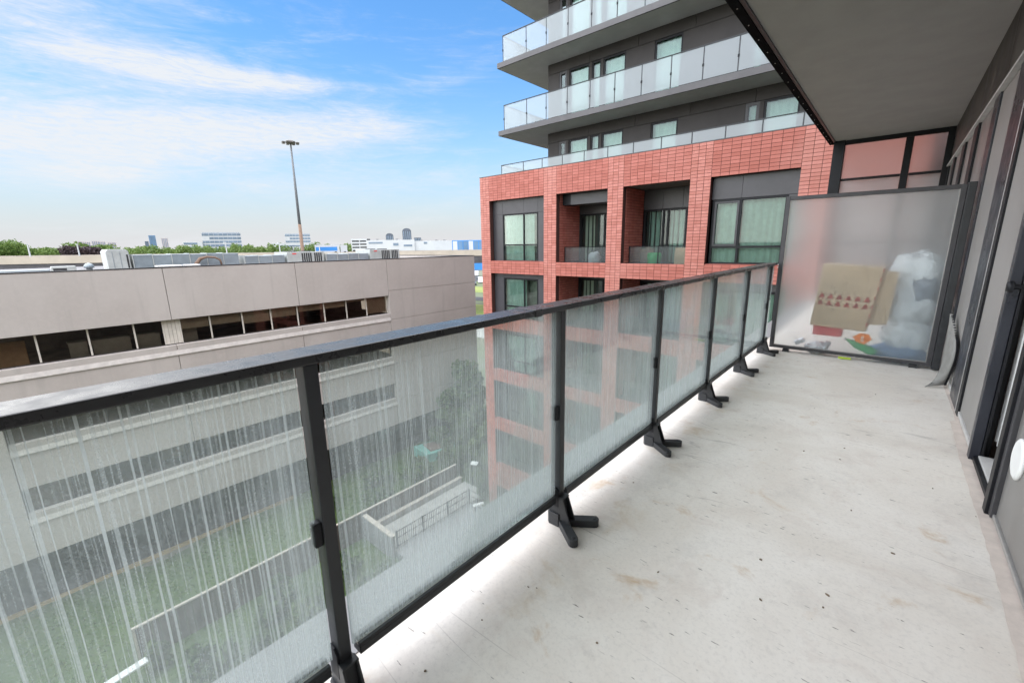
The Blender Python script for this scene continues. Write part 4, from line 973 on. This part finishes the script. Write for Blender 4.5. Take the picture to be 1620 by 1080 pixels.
for i in range(8):
    a = i * math.pi / 4; c = Vector((-119.37 + 1.75 * math.cos(a), 51.49 + 1.75 * math.sin(a), 27.55))
    MB().box(c.x - .32, c.x + .32, c.y - .32, c.y + .32, c.z - .16, c.z + .14).tube([(c.x, c.y, c.z + .1), (-119.37 + .9 * math.cos(a), 51.49 + .9 * math.sin(a), 27.65)], .07, 6).build('floodlight', 'lamp_dark', mast, .05)
def post_lamp(s, off, h, label):
    p = hp(s, off, hz(s) - 1.1); k = thing('street_lamp', label, 'street lamp', p, 'lamps along the highway')
    MB().tube([p, (p[0], p[1], p[2] + h)], [.14, .09], 8).build('pole', 'far_white', k); MB().box(p[0] - .9, p[0] + .1, p[1] - .15, p[1] + .15, p[2] + h, p[2] + h + .15).build('lamp_head', 'far_white', k)
for s, h, lb in ((63, 3.4, 'leftmost white highway lamp before the tree line'), (69, 3.3, 'second white highway lamp from the left'), (76, 3.2, 'third white highway lamp from the left'), (100, 3.4, 'white highway lamp above the long roof duct'), (110, 3.2, 'white highway lamp in front of the larger striped office block'), (118, 3.0, 'white highway lamp just right of the larger striped office block')): post_lamp(s, .6, h, lb)
tk = thing('highway_truck', 'long white and blue truck on the highway beside the mast', 'truck', (-112, 54, .1))
dy = Vector((hd.x, hd.y, 0)); base = Vector((-116.3, 47.8, 0.55)) + hn * 3
def obox(mb, o, l, w, h): p = [o, o + dy * l, o + dy * l + hn * w, o + hn * w]; mb.prism([(q.x, q.y) for q in p][::-1], o.z, o.z + h)
o0 = Vector((-113.6, 52.0, 0.2))
mb = MB(); obox(mb, o0, 6.0, 2.4, 2.0); mb.build('trailer', 'far_white', tk)
mb = MB(); obox(mb, o0 - hn * .02 + dy * .2 + Vector((0, 0, .45)), 5.2, .015, 1.0); mb.build('stripe', 'blue_panel', tk)
mb = MB(); obox(mb, o0 + dy * 6.2, 1.7, 2.3, 1.9); mb.build('cab', 'far_white', tk)
for s_ in (.8, 1.9, 5.0, 7.3):
    c = o0 + dy * s_; MB().lathe([(.42, 0), (.42, .25)], (c.x, c.y, c.z - .15), tuple(hn), 12).build('wheel', 'tyre', tk)

# ------------------------------------------------------------------ skyline
def frame_of(a, b):
    a, b = Vector(a), Vector(b); d = (b - a).normalized(); n = Vector((-d.y, d.x))
    if n.dot(a) < 0: n = -n
    return a, d, n, (b - a).length
def fbox(mb, fr, s0, s1, t0, t1, z0, z1):
    a, d, n, l = fr; p = [a + d * s0 + n * t0, a + d * s1 + n * t0, a + d * s1 + n * t1, a + d * s0 + n * t1]
    ar = sum(p[i].x * p[(i + 1) % 4].y - p[(i + 1) % 4].x * p[i].y for i in range(4))
    mb.prism([(q.x, q.y) for q in (p if ar > 0 else p[::-1])], z0, z1)
def office(a, b, z1, floors, label, wing=None, fh=3.3):
    fr = frame_of(a, b); l = fr[3]; k = thing('office_block', label, 'building', (a[0], a[1], GZ), 'striped office blocks on the skyline')
    mb = MB(); fbox(mb, fr, 0, l, 0, 18, GZ, z1 - .4); mb.build('body', 'far_white', k)
    for i in range(floors):
        zt = z1 - .9 - i * fh; mb = MB(); fbox(mb, fr, (.18 * l if i == 1 else .01 * l), l * .995, -.25, 0, zt - fh * .62, zt); w = mb.build('window_band', 'far_glass', k)
        for j in range(8): mb = MB(); fbox(mb, fr, l * (.06 + .118 * j), l * (.06 + .118 * j) + .25, -.4, -.251, zt - fh * .62, zt); mb.build('mullion', 'far_white', w)
    mb = MB(); fbox(mb, fr, l * .02, l * .98, 1, 17, z1 - .4, z1 + .1); mb.build('roof', 'far_glass', k)
    if wing:
        s0, zw = wing; mb = MB(); fbox(mb, fr, s0, -.2, -2, 14, GZ, zw); mb.build('wing', 'far_white', k)
        for i in range(2): mb = MB(); fbox(mb, fr, s0 + 1, -5, -2.25, -2.01, zw - 2.6 - 4.2 * i, zw - .6 - 4.2 * i); mb.build('wing_window', 'far_glass', k)
    return k
office((-583, 142.1), (-573, 177.9), 20.4, 6, 'larger striped glass office block with lower wing on the skyline', (-18, 10.2), 4.0)
office((-651, 257.4), (-638.3, 287.3), 21.9, 5, 'smaller striped office block directly behind the light mast', None, 4.2)
fr = frame_of((-468, 172), (-452, 212)); k = thing('white_warehouse', 'low white warehouse at the foot of the light mast', 'building', (-460, 190, GZ)); mb = MB(); fbox(mb, fr, 0, fr[3], 0, 20, GZ, 7.0); mb.build('body', 'far_white', k); mb = MB(); fbox(mb, fr, 4, fr[3] - 6, -.2, 0, 3.6, 4.8); mb.build('window_band', 'far_glass', k)
fr = frame_of((-368.3, 201.9), (-361.7, 213.6)); k = thing('parking_garage', 'pale open-sided parking garage left of the long white hall', 'building', (-365, 208, GZ))
mb = MB(); fbox(mb, fr, 0, fr[3] + 3, 2, 20, GZ, 9.0); mb.build('body', 'dark_slot', k)
for i in range(6): mb = MB(); fbox(mb, fr, 0, fr[3], 0, 1.9, 7.6 - 2.7 * i, 9.1 - 2.7 * i); mb.build('deck', 'far_white', k)
for s_ in (0, .5, .96): mb = MB(); fbox(mb, fr, fr[3] * s_, fr[3] * s_ + .7, .1, 1.8, GZ, 9.0); mb.build('column', 'far_white', k)
fr = frame_of((-344.5, 203.3), (-301.6, 262.7)); l = fr[3]; k = thing('white_hall', 'long low white hall with stepped roof on the skyline', 'building', (-320, 235, GZ))
mb = MB(); fbox(mb, fr, 0, l * .55, 0, 60, GZ, 7.5); mb.build('hall', 'far_white', k); mb = MB(); fbox(mb, fr, l * .551, l * 1.1, 1.5, 60, GZ, 6.4); mb.build('lower_hall', 'far_white', k)
for s0, s1, z0, z1 in ((.02, .18, 4.6, 5.9), (.30, .36, 2.6, 4.8), (.42, .52, 1.8, 3.4), (.66, .70, 4.0, 5.4)): mb = MB(); fbox(mb, fr, l * s0, l * s1, (-.2 if s1 < .55 else 1.2), (0 if s1 < .55 else 1.49), z0, z1); mb.build('window_band', 'far_glass', k)
for s_ in (.1, .33, .62, .8, .9): mb = MB(); fbox(mb, fr, l * s_, l * s_ + 2.2, 6, 9, (7.52 if s_ < .55 else 6.42), (8.6 if s_ < .55 else 7.3)); mb.build('roof_unit', 'roof_grey', k)
fr = frame_of((-248.9, 216.7), (-228, 239)); k = thing('blue_hall', 'bright blue clad building at the brick corner on the skyline', 'building', (-240, 225, GZ)); mb = MB(); fbox(mb, fr, 0, fr[3], 0, 30, GZ, 5.5); mb.build('body', 'blue_panel', k)
for i in range(7): mb = MB(); fbox(mb, fr, .6 + 3.9 * i, 3.9 + 3.9 * i, -.2, 0, -1.5, 4.9); mb.build('glazing_panel', 'far_blue' if i % 3 else 'far_white', k)
def tower(a, b, z1, mat, label, dome=False, dp=25):
    fr = frame_of(a, b); l = fr[3]; k = thing('distant_tower', label, 'tower', (a[0], a[1], GZ), 'towers far off on the skyline')
    mb = MB(); fbox(mb, fr, 0, l, 0, dp, GZ, z1 - (l * .35 if dome else 0)); mb.build('body', mat, k)
    if dome:
        a_, d, n, _ = fr; pts = [(l * (.5 - .5 * math.cos(t_ * math.pi / 10)), l * .35 * math.sin(t_ * math.pi / 10)) for t_ in range(11)]; mb = MB(); zc = z1 - l * .35 + .01
        for s_, z in pts: q = a_ + d * s_; mb.v.append((q.x, q.y, zc + z))
        for s_, z in pts: q = a_ + d * s_ + n * dp; mb.v.append((q.x, q.y, zc + z))
        nn = len(pts); mb.f = [tuple(range(nn)), tuple(range(nn, 2 * nn))[::-1]] + [(i, nn + i, nn + i + 1, i + 1) for i in range(nn - 1)] + [(0, nn - 1, 2 * nn - 1, nn)]
        mb.build('curved_roof', mat, k)
    for i in range(4): mb = MB(); fbox(mb, fr, l * (.1 + .23 * i), l * (.1 + .23 * i) + l * .1, -.6, 0, GZ, z1 - (l * .35 if dome else 2)); mb.build('pale_fin', 'far_glass', k)
tower((-1259.9, 814), (-1246.8, 834), 46, 'far_dark', 'shorter dark round-topped tower above the white hall', True)
tower((-1230.2, 858.2), (-1213.8, 881.3), 61.5, 'far_dark', 'taller dark round-topped tower above the white hall', True)
tower((-1208.9, 888), (-1195.3, 906.2), 31, 'far_dark', 'low dark block right of the two round-topped towers')
tower((-2170.5, 357), (-2168, 377), 60, 'far_blue', 'slim blue tower left of the striped office blocks')
tower((-2173, 343), (-2171.5, 354), 38, 'far_dark', 'small dark tower just left of the slim blue tower')
tower((-2160, 392), (-2156, 412), 50, 'far_pink', 'thin pale tower just right of the slim blue tower')
for i, (az_, w_, z_, lb) in enumerate(((86.1, 26, 42, 'leftmost pinkish apartment block above the woods'), (85.5, 22, 40, 'second pinkish apartment block from the left on the skyline'), (84.9, 24, 43, 'third pinkish apartment block from the left on the skyline'), (84.4, 20, 41, 'fourth pinkish apartment block from the left on the skyline'), (83.8, 26, 38, 'rightmost pinkish apartment block above the air handler'))):
    d_ = 2400; th = R(az_); p = (-d_ * math.sin(th), d_ * math.cos(th)); q = (p[0] + w_ * math.cos(th), p[1] + w_ * math.sin(th)); tower(p, q, z_, 'far_pink', lb)

# ------------------------------------------------------------------ vegetation
def leaf_cloud(mb, c, r, n, size, g, flat=1.0):
    for _ in range(n):
        d = Vector((g.gauss(0, 1), g.gauss(0, 1), g.gauss(0, 1))).normalized(); rr = g.uniform(.35, 1) ** .6
        p = Vector(c) + Vector((d.x * r * rr, d.y * r * rr, d.z * r * rr * flat)); a = Vector((g.gauss(0, 1), g.gauss(0, 1), g.gauss(0, 1))).normalized() * size * g.uniform(.6, 1.3)
        b = a.orthogonal().normalized() * size * g.uniform(.35, .7); mb.add([p - a, p + b, p + a, p - b], [(0, 1, 2, 3)])
def tree(x, y, h, crown, label, seed, group='trees by the office corner', leaf='leaf', n=70, ls=.20, per=80):
    g = random.Random(seed); k = thing('tree', label, 'tree', (x, y, GZ), group); mb = MB()
    mb.tube([(x, y, GZ - .2), (x + .1, y + .05, GZ + h * .3), (x + .05, y - .1, GZ + h * .62), (x, y, GZ + h * .85)], [.19, .15, .09, .03], 9)
    lf = MB()
    for i in range(n):
        u = i / n; zc = GZ + h * (.25 + .72 * u); wid = crown * (1 - abs(u - .38) * 1.15); a = g.uniform(0, 6.28); rr = wid * g.uniform(.3, 1)
        c = (x + math.cos(a) * rr, y + math.sin(a) * rr, zc + g.uniform(-.4, .4)); mb.tube([(x, y, zc - h * .12), ((x + c[0]) / 2, (y + c[1]) / 2, zc - h * .03), c], [.06, .04, .015], 5)
        leaf_cloud(lf, c, crown * g.uniform(.14, .32), per, ls, g, .8)
    mb.build('trunk', 'bark', k); lf.build('crown', leaf, k)
tree(-27.4, 24.9, 7.4, 2.9, 'tall dense tree growing against the office corner', 1)
tree(-25.4, 23.4, 4.6, 2.1, 'shorter tree in front of the office corner tree', 2, n=40)
tree(-22.6, 22.6, 3.8, 1.8, 'light green tree between the brick wall and office corner', 3, leaf='leaf_light', n=36)
def shrub(x, y, r, h, label, seed, leaf='leaf'):
    g = random.Random(seed); k = thing('shrub', label, 'shrub', (x, y, GZ), 'shrubs around the lawn'); lf = MB(); mb = MB()
    for i in range(9):
        a = g.uniform(0, 6.28); rr = r * g.uniform(.1, .75); c = (x + math.cos(a) * rr, y + math.sin(a) * rr, GZ + h * g.uniform(.35, 1.2)); mb.tube([(x, y, GZ - .1), c], [.03, .01], 5); leaf_cloud(lf, c, r * .36, 110, .15, g, h / r * .8)
    mb.build('stem', 'bark', k); lf.build('foliage', leaf, k)
for a in ((-25.2, 20.9, 1.3, 1.7, 'shrub left of the teal planter behind the brown fence', 11), (-21.4, 20.9, 1.1, 1.6, 'light shrub at the end of the garden path', 12, 'leaf_light'), (-20.0, 19.2, .8, 1.5, 'shrub by the brick wall foot at the path end', 13), (-27.3, 15.5, 1.2, 1.2, 'low shrub on the lawn under the office windows', 14), (-26.0, 18.2, 1.3, 1.5, 'broad shrub near the teal planter on the lawn', 15),
          (-19.0, 6.6, 1.2, 1.3, 'light green shrub inside the fence left of the patio', 16, 'leaf_light'), (-20.6, 8.8, 1.1, 1.2, 'green shrub inside the fence close to the patio wall', 17), (-17.8, 4.2, 1.3, 1.2, 'green shrub low in the picture inside the fence', 18), (-21.8, 1.2, .6, .9, 'small light shrub at the near fence corner', 19, 'leaf_light'), (-28.4, 22.0, 1.2, 1.6, 'dark shrub at the office wall beside the tree', 20),
          (-24.0, 20.6, 1.5, 2.0, 'tall leafy shrub just past the end of the board fence', 21), (-24.4, 17.0, 1.5, 1.6, 'leafy shrub behind the far half of the board fence', 22), (-24.3, 13.4, 1.4, 1.3, 'leafy shrub behind the middle of the board fence', 23), (-22.2, 20.9, 1.2, 2.2, 'tall shrub hiding the corner between fence and brick wall', 24),
          (-20.8, 5.4, 1.3, 1.2, 'bushy shrub close inside the middle of the fence', 25), (-18.0, 9.3, 1.4, 1.3, 'bushy green shrub left of the patio wall', 26), (-19.6, 2.6, 1.2, 1.1, 'bushy shrub inside the near end of the fence', 27), (-27.0, 11.0, 1.1, 1.0, 'low round shrub alone on the open lawn', 28)): shrub(*a)
# distant woods: one mass each
g = random.Random(9); mb = MB()
for i in range(420):
    th = R(g.uniform(83.2, 97)); d_ = g.uniform(330, 420); x, y = -d_ * math.sin(th), d_ * math.cos(th); top = 4.4 + 1.6 * math.sin(th * 60) + 1.1 * math.sin(th * 173) + g.uniform(-2.2, 1.2) + (2.2 if th > R(88.5) else 0)
    for j in range(3): leaf_cloud(mb, (x + g.uniform(-2, 2), y + g.uniform(-2, 2), top - 2.6 - 3.6 * j), 2.6, 46, .75, g, .9)
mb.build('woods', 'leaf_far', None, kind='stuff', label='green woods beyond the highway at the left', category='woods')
mb = MB()
for i in range(70):
    th = R(g.uniform(84.6, 86.8)); d_ = g.uniform(318, 328); x, y = -d_ * math.sin(th), d_ * math.cos(th)
    for j in range(2): leaf_cloud(mb, (x, y, 1.6 - 3 * j + g.uniform(-1, 1)), 2.6, 34, .75, g, .9)
mb.build('plum_woods', 'leaf_plum', None, kind='stuff', label='dark purple clump of trees within the left woods', category='woods')
mb = MB()
for i in range(420):
    th = R(g.uniform(58, 83)); d_ = g.uniform(480, 560); x, y = -d_ * math.sin(th), d_ * math.cos(th); top = 4.6 + 1.4 * math.sin(th * 90) + 1.2 * math.sin(th * 310) + g.uniform(-2.2, 1.2)
    for j in range(2): leaf_cloud(mb, (x + g.uniform(-3, 3), y + g.uniform(-3, 3), top - 3 - 4 * j), 3.2, 40, .95, g, .9)
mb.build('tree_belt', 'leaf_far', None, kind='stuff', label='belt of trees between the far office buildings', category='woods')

# ------------------------------------------------------------------ garden between the buildings
fn = thing('board_fence', 'brown board fence with pale coping running along the lawn', 'fence', (-22.8, 10, GZ))
FX = -22.8
nb = 62; y0f, y1f = .6, 19.2; bw = (y1f - y0f) / nb
first = MB().box(-.02, .02, .006, bw - .006, 0, 1.72).build('board', 'fence', fn); first.matrix_parent_inverse = Matrix(); first.location = (0, y0f - 10, 0.05)
for i in range(1, nb): copy_to(first, fn, (rnd.uniform(-.004, .004), y0f - 10 + bw * i, .05))
box('coping', 'coping', (FX - .07, FX + .07, y0f - .05, y1f + .05, GZ + 1.775, GZ + 1.85), fn, .01)
for y in (.55, 6.8, 13.0, 19.15): box('post', 'coping' if y < 1 else 'fence', (FX - .06, FX + .06, y, y + .10, GZ - .1, GZ + 1.774), fn)
pw = thing('patio_wall', 'grey garden wall with pale coping enclosing the patio end', 'wall', (-21, 11.7, GZ))
box('wall', 'grey_paving', (-22.7, -19.6, 11.5, 11.72, GZ, GZ + 1.55), pw); box('coping', 'coping', (-22.72, -19.55, 11.46, 11.76, GZ + 1.551, GZ + 1.63), pw, .01)
pw = thing('path_wall', 'long low garden wall with pale coping below the board fence', 'wall', (-22.4, 15.7, GZ))
box('wall', 'concrete', (-22.62, -22.40, 11.8, 19.4, GZ, GZ + .75), pw); box('coping', 'coping', (-22.66, -22.36, 11.78, 19.45, GZ + .751, GZ + .83), pw, .01)
pr = thing('patio_railing', 'thin black metal railing between garden path and grey patio', 'railing', (-19.95, 15, GZ + .42))
PX = -19.93; zf = GZ + .42
for z in (.08, .62, 1.05): box('rail', 'black_metal', (PX - .02, PX + .02, 12.0, 17.9, zf + z, zf + z + .035), pr)
bar = MB().box(-.011, .011, -.011, .011, 0, 1.0).build('bar', 'black_metal', pr); bar.matrix_parent_inverse = Matrix(); bar.location = (PX + 19.95, 12.1 - 15, .06)
for i in range(1, 42): copy_to(bar, pr, (PX + 19.95, 12.1 + .14 * i - 15, .06))
for y in (12.0, 13.9, 15.9, 17.85): box('post', 'black_metal', (PX - .035, PX + .035, y, y + .07, zf, zf + 1.12), pr)
for z in (.08, .62, 1.05): box('rail', 'black_metal', (PX + .021, PX + 1.8, 17.87, 17.90, zf + z + .002, zf + z + .033), pr)
tp = thing('teal_planter', 'teal tarpaulin-lined planter with brown soil on the lawn', 'planter', (-27.6, 21.0, GZ))
MB().prism([(-29.2, 20.0), (-27.0, 19.7), (-26.3, 22.6), (-28.4, 23.0)], GZ, GZ + 1.0).build('lining', 'teal', tp, .05)
MB().prism([(-28.7, 20.6), (-27.2, 20.3), (-26.6, 22.4), (-28.2, 22.7)], GZ + 1.001, GZ + 1.12).build('soil', 'soil', tp, .05)
def path_lamp(x, y, h, l, w, rot, label):
    k = thing('path_lamp', label, 'lamp', (x, y, GZ), 'white flat-headed lamps in the garden')
    MB().tube([(x, y, GZ - .1), (x, y, GZ + h)], .05, 10).build('pole', 'charcoal', k); c, s_ = math.cos(rot), math.sin(rot)
    MB().prism([(x + a * c - b * s_, y + a * s_ + b * c) for a, b in ((-l * .2, -w), (l * .8, -w), (l * .8, w), (-l * .2, w))], GZ + h, GZ + h + .09).build('head', 'white_paint', k, .03)
path_lamp(-21.8, 20.0, 1.9, .55, .24, .5, 'white flat-headed lamp at the far end of the garden path')
path_lamp(-18.2, 16.8, 1.5, .75, .13, 1.2, 'slim white lamp head standing over the grey patio')
path_lamp(-19.8, -.35, 2.2, 1.35, .17, 1.7, 'large white lamp head low at the left of the fence')

# ------------------------------------------------------------------ vehicles beyond the office corner
def vehicle(x, y, rot, l, w, h, mat, label, van=False):
    k = thing('parked_van' if van else 'parked_car', label, 'van' if van else 'car', (x, y, GZ), 'vehicles in the far car park'); c, s_ = math.cos(rot), math.sin(rot)
    def T(mb, z0=0):
        mb.v = [(x + a * c - b * s_, y + a * s_ + b * c, GZ + z) for a, b, z in mb.v]; return mb
    if van: pf = [(-l / 2, .4), (l / 2, .4), (l / 2, 1.1), (l * .36, 1.3), (l * .26, h), (-l / 2, h)]
    else: pf = [(-l / 2, .3), (l / 2, .3), (l / 2, .75), (l * .22, .9), (l * .06, h), (-l * .30, h), (-l * .46, .95), (-l / 2, .9)]
    T(MB().prism_y(pf, -w / 2, w / 2)).build('body', mat, k, .05)
    gp = [(l * .19, .92), (l * .05, h - .1), (-l * .29, h - .1), (-l * .40, .95)] if not van else [(l * .34, 1.32), (l * .25, h - .25), (l * .05, h - .25), (l * .05, 1.32)]
    T(MB().prism_y(gp, -w / 2 - .012, w / 2 + .012)).build('window', 'far_dark', k)
    for a in (-l * .31, l * .31):
        for b in (-w / 2 - .02, w / 2 - .2): T(MB().lathe([(.33, 0), (.33, .22)], (a, b, .33), (0, 1, 0), 14)).build('wheel', 'tyre', k)
vehicle(-152, 149.5, 2.4, 6.2, 2.2, 2.9, 'white_car', 'white van nearest in the gap beside the brick corner', True)
vehicle(-170, 166, 2.35, 4.4, 1.8, 1.45, 'dark_car', 'dark car behind the white van in the gap')
vehicle(-190, 184, 2.35, 6.5, 2.3, 3.0, 'white_car', 'second white van farther back in the car park', True)
vehicle(-146, 139.8, 2.35, 4.4, 1.8, 1.4, 'dark_car', 'dark car in front of the white van in the gap')

finish_tags()
